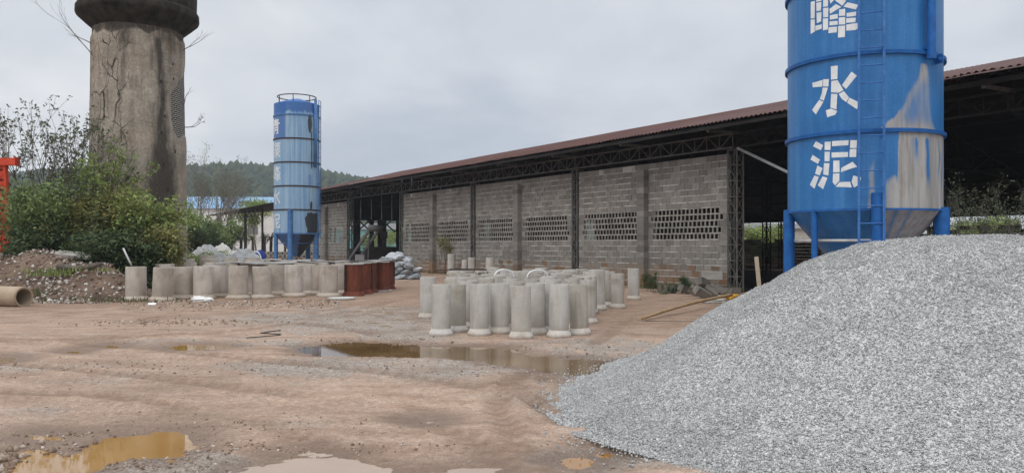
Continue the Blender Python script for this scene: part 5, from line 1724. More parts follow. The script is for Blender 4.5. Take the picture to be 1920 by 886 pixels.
# weeds right of the tower foot
for i, (px, Y, ty, wp) in enumerate([(358, 33, 474, 34), (384, 36, 468, 40), (420, 40, 470, 30)]):
    shrub_px('weed', px, Y, ty, wp, ['bright weed clump at the right foot of the tower', 'weed clump left of the grey tarpaulin heap', 'weeds growing on the grey tarpaulin heap'][i], 'weeds by the tower', cat='weed', mat=M['leaf_bright'], bark=M['bark'], stems=6, depth=2, per_tip=8, leaf=.09, cl=.12, fill=12, seed=50 + i, r0=.012)

# twigs rooted in the tower
def tower_twig(px, py, dx, dz, L, lab, seed, depth=4, leaves=0):
    c = math.asin(max(-.995, min(.995, (px - 258) / 92.0))); a = c - TBEAR; z = EYE + (HZ - py) / FPX * TY
    p = Vector((TX + math.sin(a) * 1.78, TY - math.cos(a) * 1.78, z))
    rnd = random.Random(seed); mb = MB(); tips = []
    grow(mb, p, Vector((dx, -.1, dz)).normalized(), L, .022, depth, rnd, tips, .42, .25, (2, 2), .78, 4)
    o = mb.build('twig', M['twig']); tag(o, lab, 'twig', 'bare twigs sprouting from the tower')
    if leaves:
        rng = np.random.default_rng(seed); C = np.concatenate([rng.normal(0, .05, (leaves, 3)) + np.array(t[0]) for t in tips])
        leaf_mesh('leaf_tuft', C, .08, M['leaf_sparse'], o, rng)


tower_twig(172, 120, -1, 1.0, .95, 'long bare twig fan reaching up left from the top of the tower shaft', 1, 4)
tower_twig(170, 96, -1, .35, .5, 'short bare twig on the left side under the tower cap', 2, 3)
tower_twig(345, 92, 1, .55, .42, 'bare twig reaching right from below the tower cap', 3, 4)
tower_twig(348, 236, 1, .0, .45, 'bare twig sticking out right of the bare brick patch, low', 4, 3, 2)
tower_twig(347, 196, .4, .5, .3, 'tiny twig at the right edge of the bare brick patch', 5, 3)
tower_twig(300, 262, .2, 1.0, .3, 'thin dry vine on the sooty streak of the tower', 6, 3)

# grass and weeds at the foot of the block wall
rng = np.random.default_rng(77)
def tuft(name, loc, n, h, spread, label, group, mat='grass', seed=0, cat='grass tuft'):
    rng = np.random.default_rng(seed)
    x = rng.normal(0, spread[0], n); y = rng.normal(0, spread[1], n); hh = h * rng.uniform(.4, 1.2, n); a = rng.uniform(0, 6.28, n); ln = rng.uniform(.1, .6, n) * hh
    w_ = .012 * rng.uniform(.7, 1.6, n) * (1 + h)
    X1, Y1 = x + np.cos(a) * ln, y + np.sin(a) * ln
    px_, py_ = -np.sin(a) * w_, np.cos(a) * w_
    V = np.stack([np.stack([x - px_, y - py_, 0 * x], -1), np.stack([x + px_, y + py_, 0 * x], -1), np.stack([(x + X1) / 2 + px_ * .7, (y + Y1) / 2 + py_ * .7, hh * .62], -1), np.stack([X1, Y1, hh], -1), np.stack([(x + X1) / 2 - px_ * .7, (y + Y1) / 2 - py_ * .7, hh * .62], -1)], 1).reshape(-1, 3)
    F = np.arange(n * 5).reshape(n, 5)
    me = np_mesh(name, V, F); fattr(me, 'tone', rng.uniform(0, 1, n), 'FACE')
    o = link_mesh(name, me, M[mat]); o.location = loc
    return o


def stuff_grass():
    Vs = []; 
    n = 5200; rng = np.random.default_rng(5)
    s = np.concatenate([rng.uniform(-.5, 5.2, 2800), rng.uniform(5, 27, 1400), rng.uniform(36, 47, 1000)]); a = np.abs(rng.normal(0, .55, n)) + .03
    k0 = s > 5
    a[k0] *= .5
    x = P0.x + U.x * s + NN.x * a; y = P0.y + U.y * s + NN.y * a
    k = fbm(x * 1.3, y * 1.3, 88, 2) > .40; x, y, s = x[k], y[k], s[k]; n = len(x)
    hh = rng.uniform(.06, .3, n) * np.where(s < 5, 1.0, .9); an = rng.uniform(0, 6.28, n); ln = rng.uniform(.1, .8, n) * hh; w_ = .014
    X1, Y1 = x + np.cos(an) * ln, y + np.sin(an) * ln; qx, qy = -np.sin(an) * w_, np.cos(an) * w_
    z = ground_fields(x, y)[0] - .01
    V = np.stack([np.stack([x - qx, y - qy, z], -1), np.stack([x + qx, y + qy, z], -1), np.stack([X1, Y1, z + hh], -1)], 1).reshape(-1, 3)
    me = np_mesh('grass', V, np.arange(n * 3).reshape(n, 3)); fattr(me, 'tone', rng.uniform(0, 1, n), 'FACE')
    o = link_mesh('grass', me, M['grass']); tag(o, 'rough grass and weeds along the foot of the block wall', 'grass', kind='stuff')


stuff_grass()
for i, (px, Y, ty, wp, lab) in enumerate([(1284, 28.2, 516, 22, 'small dark leafy weed at the wall foot, left of the broken blocks'), (1268, 28.0, 531, 30, 'low grey green weed at the wall foot beside the dark leafy one'), (1222, 29.3, 508, 16, 'thin weed climbing beside the right pilaster'), (1238, 27.6, 545, 40, 'low spreading weed at the wall foot near the rightmost slim pipe')]):
    shrub_px('weed', px, Y, ty, wp, lab, 'weeds at the wall foot', cat='weed', mat=M['leaf_dark' if i in (0, 2) else 'leaf_sparse'], bark=M['bark'], stems=5, depth=2, per_tip=9, leaf=.06, cl=.06, fill=10, seed=60 + i, r0=.008)
shrub_px('sapling', 832, 47.0, 440, 26, 'thin olive sapling standing before the block wall, left of the leaning stick', None, cat='sapling', mat=M['leaf_olive'], bark=M['bark'], stems=3, depth=4, per_tip=3, leaf=.09, cl=.12, spread=.3, up=.6, seed=70, r0=.02)
# dry plants before the dark bay right of the near silo
for i, (px, Y, ty, wp, lab) in enumerate([(1802, 18.4, 345, 60, 'dry weed with thin curving stems, close to the right side of the near silo'), (1848, 18.8, 310, 70, 'tallest dry weed before the dark bay at the right'), (1900, 18.0, 330, 60, 'dry leafy weed at the right picture edge behind the gravel'), (1780, 19.4, 398, 36, 'low dry weed tucked behind the right leg of the near silo'), (1873, 18.2, 375, 60, 'low tangled weed between the two tall dry ones at the right')]):
    shrub_px('weed', px, Y, ty, wp, lab, 'dry weeds behind the gravel heap', cat='weed', mat=M['leaf_sparse'], bark=M['twig'], stems=4, depth=3, per_tip=5, leaf=.055, cl=.07, spread=.5, up=.25, seed=80 + i, r0=.014)

# trees and bushes far behind
GF = 'trees and bushes behind the yard'
for i, (px, Y, ty, wp, lab) in enumerate([(372, 74, 306, 80, 'bare twiggy grey tree just right of the tower, before the hill'), (424, 80, 318, 70, 'bare twiggy grey tree before the blue roof, left of the far silo')]):
    shrub_px('bare_tree', px, Y, ty, wp, lab, GF, cat='tree', mat=M['leaf_sparse'], bark=M['bark_pale'], stems=3, depth=6, per_tip=1, leaf=.13, cl=.15, spread=.45, up=.4, seed=90 + i, r0=.12, kids=(2, 3))
for i, (px, Y, ty, wp, mt, fill, lab) in enumerate([
    (372, 52, 418, 60, 'leaf_dark', 60, 'dark bush just right of the tower foot'), (402, 56, 412, 60, 'leaf_mid', 60, 'bush with pale twigs left of the open shed post'), (358, 60, 396, 40, 'leaf_mid', 40, 'bush half hidden behind the tower, right side'),
    (430, 98, 420, 60, 'leaf_dark', 60, 'dark bush behind the truss of the low open shed'), (396, 90, 412, 60, 'leaf_dark', 50, 'dark bush at the left end of the low open shed')]):
    shrub_px('bush', px, Y, ty, wp, lab, GF, cat='bush', mat=M[mt], bark=M['bark'], stems=6, depth=3, per_tip=12, leaf=.2, cl=.25, fill=fill, seed=110 + i, r0=.06, low=.03)
shrub_px('round_tree', 482, 112, 356, 56, 'round fresh green tree rising over the low open shed roof', GF, cat='tree', mat=M['leaf_bright'], bark=M['bark'], stems=1, depth=4, per_tip=22, leaf=.32, cl=.42, spread=.62, up=.15, fill=60, seed=120, r0=.2, low=.62)
# frond plants under the open shed
for i, (px, Y) in enumerate([(452, 100), (474, 104), (496, 101), (508, 98)]):
    rnd = random.Random(130 + i); x = (px - 960) / FPX * Y; root = empty('frond_plant', (x, Y, 0)); tag(root, ['pale drooping frond plant beside the truss post of the open shed', 'drooping frond plant in the middle of the open shed', 'dry drooping frond plant left of the far silo', 'frond plant half hidden behind the far silo legs'][i], 'palm', GF)
    mb = MB(); mb.tube((0, 0, 0), (0, 0, 2.4), .22, .16, 8); mb.build('trunk', M['bark'], root)
    mb = MB()
    for k in range(34):
        a = rnd.uniform(0, 6.28); e = rnd.uniform(.1, 1.2); L = rnd.uniform(1.3, 2.3); p = Vector((0, 0, 2.4)); d = Vector((math.cos(a) * math.cos(e), math.sin(a) * math.cos(e), math.sin(e))); sd_v = Vector((-math.sin(a), math.cos(a), 0)) * .10; tn = rnd.random()
        for s in range(5):
            q = p + d * L / 5; w0 = 1 - s / 5.5; w1 = 1 - (s + 1) / 5.5
            mb.quad(p - sd_v * w0, p + sd_v * w0, q + sd_v * w1, q - sd_v * w1, tn); p = q; d = (d + Vector((0, 0, -.33))).normalized()
    mb.build('fronds', M['leaf_palm'], root)
# greenery beyond the long shed
for i, (px, Y, ty, wp, lab) in enumerate([(1412, 80, 424, 50, 'bush seen under the far eave, left of the near silo'), (1446, 84, 420, 50, 'bush seen under the far eave, touching the near silo'), (722, 140, 432, 40, 'bush glimpsed through the open bay, left'), (746, 135, 428, 40, 'bush glimpsed through the open bay, right'), (1810, 62, 404, 60, 'bush glimpsed under the far eave, right of the near silo'), (1872, 62, 400, 70, 'bush glimpsed under the far eave at the right picture edge'), (690, 150, 436, 40, 'bush glimpsed behind the conveyor in the open bay')]):
    shrub_px('bush', px, Y, ty, wp, lab, 'bushes beyond the long shed', cat='bush', mat=M['leaf_bright'], bark=M['bark'], stems=5, depth=3, per_tip=10, leaf=.24, cl=.3, fill=45, seed=140 + i, r0=.05, low=.03)

# =================================================================== FAR BUILDINGS AND HILLS
def hall(name, loc, rz, L, D, H, rise, wallm, roofm, label, bands=True):
    root = empty(name, loc, rz); tag(root, label, 'building')
    mb = MB(); mb.box((0, D / 2, H / 2), (L, D, H)); mb.build('wall', wallm, root)
    mb = MB()
    o = .5
    A = [(-L / 2 - o, -o, H + .02), (L / 2 + o, -o, H + .02), (L / 2 + o, D / 2, H + rise), (-L / 2 - o, D / 2, H + rise), (-L / 2 - o, D + o, H + .02), (L / 2 + o, D + o, H + .02)]
    mb.add(A, [(0, 1, 2, 3), (3, 2, 5, 4), (0, 3, 4), (1, 5, 2), (0, 4, 5, 1)]); mb.build('roof', roofm, root)
    mb = MB()
    x = -L / 2 + 2
    while x < L / 2 - 2:
        mb.box((x, -.02, H * .55), (1.6, .06, 1.4)); x += 4.2
        mb.build('window', M['steel_grey'], root); mb = MB()
    return root


c = at(404, 0, 128); hall('workshop', (c.x, 128, 0), .1, 26, 14, 7.6, 2.3, M['white_wall'], M['blue_roof'], 'white walled hall with a blue sheet roof, far behind between tower and far silo')
c = at(715, 0, 185); hall('workshop', (c.x, 185, 0), .1, 30, 14, 5.4, 1.6, M['teal_wall'], M['steel_grey'], 'teal sheet hall glimpsed through the open bay of the long shed')
c = at(1440, 0, 120); hall('workshop', (c.x, 120, 0), -.1, 40, 14, 4.2, 1.0, M['slab'], M['steel_grey'], 'grey low hall beyond the far eave of the long shed')

hx = np.linspace(-900, 900, 220); hy = np.linspace(330, 900, 70)
HX, HY = np.meshgrid(hx, hy)


def hill_h(X, Y):
    b = X / Y * FPX + 960      # bearing as picture column
    prof = np.interp(b, [-1200, -300, 0, 120, 300, 440, 520, 600, 660, 720, 900, 1500, 3000], [30, 40, 46, 50, 52, 55, 53, 50, 46, 42, 30, 12, 8])
    r = sstep(330, 560, Y) * (1 - .35 * sstep(600, 900, Y))
    return prof * r * (.93 + .14 * fbm(X * .006, Y * .006, 61, 4)) - 1


HZ_ = hill_h(HX, HY)
V = np.stack([HX, HY, HZ_], -1).reshape(-1, 3); I = np.arange(HX.size).reshape(HX.shape)
F = np.stack([I[:-1, :-1], I[:-1, 1:], I[1:, 1:], I[1:, :-1]], -1).reshape(-1, 4)
M['hill'] = simple('wooded_hill', (.018, .035, .018), (.035, .055, .025), .05, .95, .2, .1, coord='Object')
o = link_mesh('hills', np_mesh('hills', V, F, True), M['hill']); tag(o, 'low wooded hills along the horizon', 'hills', kind='structure')
rng = np.random.default_rng(9); n = 5200
yy = rng.uniform(345, 640, n); bb = rng.uniform(-250, 960, n); xx = (bb - 960) / FPX * yy
zz = hill_h(xx, yy); k = zz > 3; xx, yy, zz = xx[k], yy[k], zz[k]; n = len(xx)
ico = np.array([(0, 0, -1), (.72, -.53, -.45), (-.28, -.85, -.45), (-.89, 0, -.45), (-.28, .85, -.45), (.72, .53, -.45), (.28, -.85, .45), (-.72, -.53, .45), (-.72, .53, .45), (.28, .85, .45), (.89, 0, .45), (0, 0, 1)])
icf = np.array([(0, 1, 2), (1, 0, 5), (0, 2, 3), (0, 3, 4), (0, 4, 5), (1, 5, 10), (2, 1, 6), (3, 2, 7), (4, 3, 8), (5, 4, 9), (1, 10, 6), (2, 6, 7), (3, 7, 8), (4, 8, 9), (5, 9, 10), (6, 10, 11), (7, 6, 11), (8, 7, 11), (9, 8, 11), (10, 9, 11)])
sc_ = np.stack([rng.uniform(1.6, 3.4, n), rng.uniform(1.6, 3.4, n), rng.uniform(2.2, 4.6, n)], -1)
V = ico[None] * sc_[:, None] * rng.uniform(.7, 1.25, (n, 12, 1)) + np.stack([xx, yy, zz + 2.2], -1)[:, None]
F = icf[None] + (np.arange(n) * 12)[:, None, None]
me = np_mesh('hill_forest', V.reshape(-1, 3), F.reshape(-1, 3)); fattr(me, 'tone', np.repeat(rng.uniform(0, 1, n), 20), 'FACE')
t = NT('forest_crown'); col = t.ramp(t.attr('tone'), [(0, (.014, .030, .014)), (.6, (.030, .052, .022)), (1, (.06, .075, .03))]); M['forest'] = t.done(col, .95, 0, .1)
o = link_mesh('hill_forest', me, M['forest']); tag(o, 'dense dark forest covering the far hills', 'forest', kind='stuff')

# =================================================================== LEFT MOUND AND ITS JUNK
mxs = axis([(-22, -10.8, .14)]); mys = axis([(22.6, 29.4, .14)])
MX, MY = np.meshgrid(mxs, mys)


def mound_h(X, Y):
    r = 1.55 * np.exp(-(((X + 15.4) / 2.2) ** 2 + ((Y - 26.6) / 1.5) ** 2)) + 1.15 * np.exp(-(((X + 19.5) / 2.6) ** 2 + ((Y - 26.6) / 1.6) ** 2)) + 1.0 * np.exp(-(((X + 12.9) / 1.25) ** 2 + ((Y - 25.3) / 1.0) ** 2))
    return r * (.8 + .4 * fbm(X * .9, Y * .9, 65, 4)) + .10 * (fbm(X * 4, Y * 4, 66, 3) - .5) - .12


MHH = mound_h(MX, MY)
V = np.stack([MX, MY, MHH], -1).reshape(-1, 3); I = np.arange(MX.size).reshape(MX.shape)
F = np.stack([I[:-1, :-1], I[:-1, 1:], I[1:, 1:], I[1:, :-1]], -1).reshape(-1, 4)
F = F[V[F][:, :, 2].max(1) > -.05]; used = np.unique(F); rm = np.full(len(V), -1); rm[used] = np.arange(len(used))
M['mound'] = simple('red_brown_spoil', (.07, .042, .03), (.20, .14, .10), 1.1, .95, .8, .05, coord='Object')
o = link_mesh('spoil_mound', np_mesh('spoil_mound', V[used], rm[F], True), M['mound']); tag(o, 'low mound of red brown earth mixed with rubble at the left, behind the lying pipe', 'earth mound', kind='structure')
rng = np.random.default_rng(21); n = 5200
x = rng.uniform(-20, -11.6, n); y = rng.uniform(23.2, 27.5, n); dens = .45 + .75 * np.exp(-((x + 13.9 + (y - 24.5) * .55) / .45) ** 2) + .3 * (fbm(x, y, 67, 2) > .55)
k = (rng.uniform(0, 1, n) < dens * .8); x, y = x[k], y[k]
n3 = 700; px3 = rng.uniform(225, 640, n3); py3 = 566 + np.abs(rng.normal(0, 8, n3)) + np.clip(px3 - 420, 0, 300) * -.02; Y3 = EYE * FPX / (py3 - HZ)
x = np.concatenate([x, (px3 - 960) / FPX * Y3]); y = np.concatenate([y, Y3]); z = np.maximum(mound_h(x, y), ground_fields(x, y)[0]); rad = rng.uniform(.02, .07, len(x)) * np.where(np.arange(len(x)) >= len(x) - n3, .5, 1) * (1 + .7 * (rng.uniform(0, 1, len(x)) > .9))
sv, sf = stones(x, y, z + rad * .25, rad, .7); me = np_mesh('rubble', sv, sf); fattr(me, 'tone', np.repeat(rng.uniform(0, 1, len(x)), 8), 'FACE')
t = NT('mixed_rubble'); col = t.ramp(t.attr('tone'), [(0, (.10, .065, .045)), (.4, (.26, .19, .15)), (.75, (.42, .38, .34)), (1, (.66, .64, .60))]); M['rubble'] = t.done(col, .95, 0, .2)
o = link_mesh('rubble', me, M['rubble']); tag(o, 'pale rubble stones strewn over the red brown mound and along the wide pipes', 'rubble', kind='stuff')
for i, (px, py, n_, h, sp_, lab) in enumerate([(118, 505, 200, .2, (.4, .3), 'bright green grass tuft on the top of the rubble mound'), (190, 558, 260, .2, (1.1, .25), 'dry straw coloured grass along the foot of the mound'), (60, 548, 160, .25, (.6, .2), 'grey green grass just behind the lying pipe'), (150, 506, 140, .15, (.8, .25), 'low green grass patch on the right of the mound top')]):
    Y = (25.2, 23.9, 24.6, 25.0)[i]; xx_ = (px - 960) / FPX * Y; zz_ = max(gh(xx_, Y), float(mound_h(np.array([xx_]), np.array([Y]))[0]))
    o = tuft('grass_tuft', (xx_, Y, zz_ - .02), n_, h, sp_, lab, None, 'leaf_bright' if i in (0, 3) else 'grass', 200 + i); tag(o, lab, 'grass tuft', 'grass tufts on the mound', 'stuff')
mb = MB(); q = at(150, 520, 25.0); mb.path([q + Vector((-.7, 0, -.02)), q + Vector((-.2, .05, -.10)), q + Vector((.3, .0, -.06)), q + Vector((.75, -.1, .06))], [.09, .085, .08, .06], 10); o = mb.build('log', M['bark']); tag(o, 'dark crooked log lying on the right slope of the rubble mound', 'log')
o.location = (0, 0, float(mound_h(np.array([q.x]), np.array([25.0]))[0]) + .10 - q.z + .06)
mb = MB(); mb.box((0, 0, 0), (1.1, .5, .09), .2, .25, .1); q = at(140, 486, 26.4); o = mb.build('broken_slab', M['slab']); o.location = (q.x, 26.4, float(mound_h(np.array([q.x]), np.array([26.4]))[0]) + .08); tag(o, 'broken grey slab on the crest of the rubble mound', 'slab', 'broken slabs on the mound')
mb = MB(); mb.box((0, 0, 0), (2.4, 1.6, .16), .2, .1, -.35); q = at(-4, 476, 28); o = mb.build('broken_slab', M['slab']); o.location = (q.x, 28, q.z - .1); tag(o, 'large tilted concrete slab at the left edge under the red post', 'slab', 'broken slabs on the mound')
mb = MB(); q = at(30, 0, 27.5); mb.path([(at(34, 476, 27.2)), at(70, 470, 27.4)], [.05, .04], 8); o = mb.build('branch', M['bark_pale']); tag(o, 'pale branch lying on the mound near the red post', 'branch')
# red gantry post
g = empty('red_gantry', (at(8, 0, 29).x, 29, 0)); tag(g, 'orange red painted steel post with a short top arm at the left picture edge', 'gantry')
b = at(14, 468, 29); t_ = at(1, 300, 29); off_ = Vector(g.location)
mb = MB()
for dx in (-.16, .16): mb.beam(b + Vector((dx, 0, -1.3)) - off_, t_ + Vector((dx, 0, 0)) - off_, .12, .12)
for i in range(9):
    f0, f1 = i / 9, (i + 1) / 9; p = b + (t_ - b) * f0 - off_; q = b + (t_ - b) * f1 - off_
    mb.beam(p + Vector((-.16, 0, 0)), q + Vector((.16, 0, 0)), .06); mb.box(tuple((p + q) / 2), (.3, .03, .42))
mb.build('post', M['red_paint'], g)
mb = MB(); a_ = at(-160, 306, 29) - off_; e_ = at(32, 303, 29) - off_; mb.beam(a_, e_, .26, .26); mb.box(tuple(e_), (.04, .3, .32)); mb.build('top_arm', M['red_paint'], g)
mb = MB(); a_ = at(-150, 306, 29) - off_; mb.beam(a_, Vector((a_.x - .1, a_.y, 0)), .3); mb.build('post', M['red_paint'], g)
# bent pipe end by the leftmost wide pipe
mb = MB(); a_ = at(247, 498, 25.3); mb.path([a_, at(240, 484, 25.3), at(231, 465, 25.3)], .03, 8); o = mb.build('bent_rod', M['steel_light']); tag(o, 'thin grey rod sticking out of the leftmost wide pipe', 'rod')

# sacks, tarps, barrel
def sack(loc, s, rot, mat, seed):
    rng = np.random.default_rng(seed); nu, nv = 26, 15; V = []
    for j in range(nv):
        ph = math.pi * j / (nv - 1)
        for i in range(nu):
            th_ = 2 * math.pi * i / nu
            c, s_ = math.cos(th_), math.sin(th_)
            x = math.copysign(abs(c) ** .55, c) * math.sin(ph) ** .55; y = math.copysign(abs(s_) ** .55, s_) * math.sin(ph) ** .55; zc_ = math.copysign(abs(math.cos(ph)) ** 1.2, math.cos(ph))
            V.append((x, y, zc_))
    V = np.array(V); sd = int(seed)
    w = .5 * (fbm(V[:, 0] * 2.6 + sd, V[:, 1] * 2.6 + V[:, 2] * 3, sd, 4, .65) - .5) * 2
    V = V * (1 + w[:, None]) * np.array(s)
    F = [(j * nu + i, j * nu + (i + 1) % nu, (j + 1) * nu + (i + 1) % nu, (j + 1) * nu + i) for j in range(nv - 1) for i in range(nu)]
    mb = MB(); mb.add([tuple(p) for p in V], [f[::-1] for f in F], smooth=True); return mb


protos = [sack(None, (.38, .27, .13), 0, None, 300 + i).build('white_sack', M['sack']) for i in range(3)]
rs = random.Random(44); k = 0
for lvl, (nn_, wd_) in enumerate([(17, 1.3), (14, 1.1), (11, .85), (8, .6), (4, .35)]):
    for i in range(nn_):
        c = at(742, 0, 40.5); x = c.x + rs.uniform(-wd_, wd_); y = 40.2 + rs.uniform(-.75, .75) * (1 - lvl * .14)
        o = protos[k] if k < 3 else protos[k % 3].copy()
        if k >= 3: COL.objects.link(o)
        o.location = (x, y, gh(x, y) + .13 + lvl * .25 + rs.uniform(-.04, .06)); o.rotation_euler = (rs.uniform(-.55, .55), rs.uniform(-.4, .4), rs.uniform(0, 6.28)); o.scale = (rs.uniform(.8, 1.1),) * 3
        tag(o, 'grey white woven sack in the heap between the rusty moulds and the block wall', 'sack', 'heap of white sacks'); k += 1
o = sack(None, (.20, .12, .10), 0, None, 340).build('plastic_scrap', M['white_plastic']); q = gp(372, 567); o.location = (q.x, q.y, gh(q.x, q.y) + .06); tag(o, 'crumpled white plastic scrap at the foot of a wide pipe, left one', 'scrap', 'white plastic scraps')
o = sack(None, (.16, .11, .08), 0, None, 341).build('plastic_scrap', M['white_plastic']); q = gp(391, 567); o.location = (q.x, q.y, gh(q.x, q.y) + .05); tag(o, 'crumpled white plastic scrap at the foot of a wide pipe, right one', 'scrap', 'white plastic scraps')
mb = MB(); mb.box((0, 0, 0), (.2, .14, .03), .3, .3); q = gp(285, 574); o = mb.build('paper_scrap', M['white_plastic']); o.location = (q.x, q.y, gh(q.x, q.y) + .03); tag(o, 'small pale square scrap on the dirt before the leaning wide pipe', 'scrap')


def tarp_heap(px, Y, sx, sy, H, mat, lab, seed, zoff=0.0):
    n_ = 40; u = np.linspace(-1, 1, n_); A, B = np.meshgrid(u, u); r = np.sqrt(A ** 2 + B ** 2)
    z = H * np.clip(1 - r ** 2, 0, 1) ** .6 * (.65 + .7 * fbm(A * 1.6 + seed, B * 1.6, seed, 3)) + .10 * H * np.abs(fbm(A * 5 + seed, B * 5, seed + 3, 3) - .5) * 4
    edge = sstep(1.15, .9, r); z = z * edge - .03
    c = at(px, 0, Y); V = np.stack([c.x + A * sx, Y + B * sy, gh(c.x, Y) + zoff + z], -1).reshape(-1, 3); I = np.arange(n_ * n_).reshape(n_, n_)
    F = np.stack([I[:-1, :-1], I[:-1, 1:], I[1:, 1:], I[1:, :-1]], -1).reshape(-1, 4); F = F[r.ravel()[F].max(1) < 1.12]
    us = np.unique(F); rm = np.full(len(V), -1); rm[us] = np.arange(len(us))
    o = link_mesh('tarp_heap', np_mesh('tarp_heap', V[us], rm[F], True), mat); tag(o, lab, 'tarpaulin', 'tarpaulin covered heaps behind the wide pipes')


tarp_heap(392, 42, 1.3, 1.4, 1.15, M['tarp'], 'grey tarpaulin heap right of the tower, with weeds on it', 1)
tarp_heap(418, 46, .9, 1.0, 1.15, M['tarp_white'], 'white tarpaulin heap under the truss post of the open shed', 2)
tarp_heap(446, 44, .8, 1.0, 1.0, M['tarp_white'], 'pale crumpled tarpaulin heap left of the blue barrel', 5)
tarp_heap(408, 38, 1.0, 1.0, .85, M['tarp'], 'low grey tarpaulin heap just behind the wide pipes', 7)
tarp_heap(455, 39, 1.2, .9, 1.0, M['tarp'], 'grey sheet crumpled low in front of the blue barrel', 9)
mb = MB(); mb.lathe([(.001, .0), (.30, .0), (.32, .04), (.32, .3), (.335, .33), (.32, .36), (.32, .62), (.335, .65), (.32, .68), (.32, .92), (.27, .98), (.001, .98)], 28); o = mb.build('plastic_barrel', M['blue_plastic'], None, 40); q = at(467, 0, 45); o.location = (q.x, 45, gh(q.x, 45) + .42); o.rotation_euler = (.2, 1.1, 0); tag(o, 'dark blue plastic barrel leaning behind the wide pipes, left of the far silo', 'barrel')
mb = MB(); q = at(480, 0, 44); mb.path([(q.x + .3 * math.cos(a), 44, .75 + .62 * math.sin(a)) for a in np.linspace(0, math.pi, 16)], .035, 8); tag(mb.build('hose_hoop', M['white_plastic']), 'white plastic hoop between the blue barrel and the far silo', 'hoop')
# low block wall behind the far silo legs
mb = MB(); 
c0, c1 = at(484, 0, 66), at(600, 0, 62)
for r in range(5):
    for i in range(13):
        f_ = (i + .5 * (r % 2)) / 13; p = c0 + (c1 - c0) * f_; mb.box((p.x, p.y, .12 + r * .24), (.39, .19, .225), math.atan2((c1 - c0).y, (c1 - c0).x), tone=rw.random() * .7)
o = mb.build('low_block_wall', M['block']); tag(o, 'low grey block wall behind the legs of the far silo', 'wall')

# broken blocks, pole, stake, yellow bag near the wall
rb = random.Random(17); protos = []
for i in range(2):
    mb = MB(); mb.box((0, 0, 0), (.40, .20, .19)); 
    for sx_ in (-.09, .09): mb.box((sx_, -.1005, 0), (.11, .006, .12), tone=.0)
    protos.append(mb.build('loose_block', M['rubble_block']))
spec = [(1238, 548, 0, .2, 'low block standing on edge in the grass, leftmost of the block heap'), (1250, 550, 0, .25, 'second block on edge in the grass, left end of the heap'), (1262, 551, 0, .3, 'third block on edge in the grass, left end of the heap'), (1284, 552, 0, .6, 'square tan block end just left of the main heap'), (1304, 556, 0, 1.1, 'tilted tan block at the front of the heap, left'), (1317, 560, 0, .9, 'pale tilted block nearest the camera in the heap'), (1333, 557, 0, 1.0, 'dark tilted block in the middle of the heap'), (1347, 553, 0, 1.2, 'grey leaning block at the right of the heap'), (1360, 552, 0, .4, 'dark block at the right end of the heap'),
        (1298, 545, .24, .3, 'dark block lying on top of the heap, left'), (1318, 550, .26, .5, 'large pale block lying across the middle of the heap'), (1340, 545, .26, .2, 'dark block lying on top of the heap, right'), (1375, 552, 0, .0, 'flat grey block under the lattice column')]
for i, (px, py, dz, tl, lab) in enumerate(spec):
    q = gp(px, py); o = protos[i] if i < 2 else protos[i % 2].copy()
    if i >= 2: COL.objects.link(o)
    o.location = (q.x, q.y, gh(q.x, q.y) + .10 + dz + .06 * (tl > .5)); o.rotation_euler = (tl * rb.choice((-.5, .5)), tl * .55, rb.uniform(-.6, .9)); s_ = 1.35 if 'large' in lab or 'pale' in lab else 1.15; o.scale = (s_, s_, s_)
    if i < 3: o.rotation_euler = (0, R_(82), rb.uniform(.4, .8)); o.scale = (.8, .8, .6)
    tag(o, lab, 'block', 'broken blocks heaped at the wall')
mb = MB(); mb.box((0, 0, 0), (.75, .06, .30)); 
for i in range(6): mb.box((-.3 + i * .12, -.032, .08), (.07, .012, .07), tone=0)
o = mb.build('slotted_panel', M['slab']); q = gp(1342, 549); o.location = (q.x, q.y + .5, .62); o.rotation_euler = (.1, 0, -.45); tag(o, 'pale slotted block panel leaning on the wall behind the block heap', 'panel')
o = sack(None, (.22, .14, .08), 0, None, 350).build('plastic_bag', M['yellow_bag']); q = gp(1372, 563); o.location = (q.x, q.y, gh(q.x, q.y) + .09); o.rotation_euler = (0, 0, .4); tag(o, 'yellow plastic bag on the ground beside the lattice column foot', 'bag')
o = sack(None, (.34, .2, .09), 0, None, 351).build('cement_scraps', M['slab']); q = gp(1340, 570); o.location = (q.x, q.y, gh(q.x, q.y) + .04); tag(o, 'pale lump of hardened cement in front of the block heap', 'lump')
a_, b_ = gp(1204, 604), gp(1372, 570); a_.z = gh(a_.x, a_.y) + .06; b_.z = gh(b_.x, b_.y) + .24
mb = MB(); pp = [a_ + (b_ - a_) * f_ + Vector((0, 0, .05 * math.sin(f_ * math.pi))) for f_ in np.linspace(0, 1, 12)]; mb.path(pp, [.034 + .008 * f_ for f_ in np.linspace(0, 1, 12)], 12); o = mb.build('wooden_pole', M['wood']); tag(o, 'long round wooden pole lying on the dirt beside the gravel heap', 'pole')
a_, b_ = gp(1208, 605), gp(1330, 606); a_.z = b_.z = .03; mb = MB(); mb.tube(a_, b_, .02, .015, 8); o = mb.build('thin_stick', M['bark']); tag(o, 'thin dark stick on the dirt under the wooden pole', 'stick')
mb = MB(); a_, b_ = at(1426, 560, 25), at(1418, 481, 25); mb.beam(Vector((a_.x, 25, 0)), b_, .12, .05, (0, 1, 0)); o = mb.build('timber_stake', M['wood_pale']); tag(o, 'pale timber stake standing behind the gravel heap before the dark bay', 'stake')
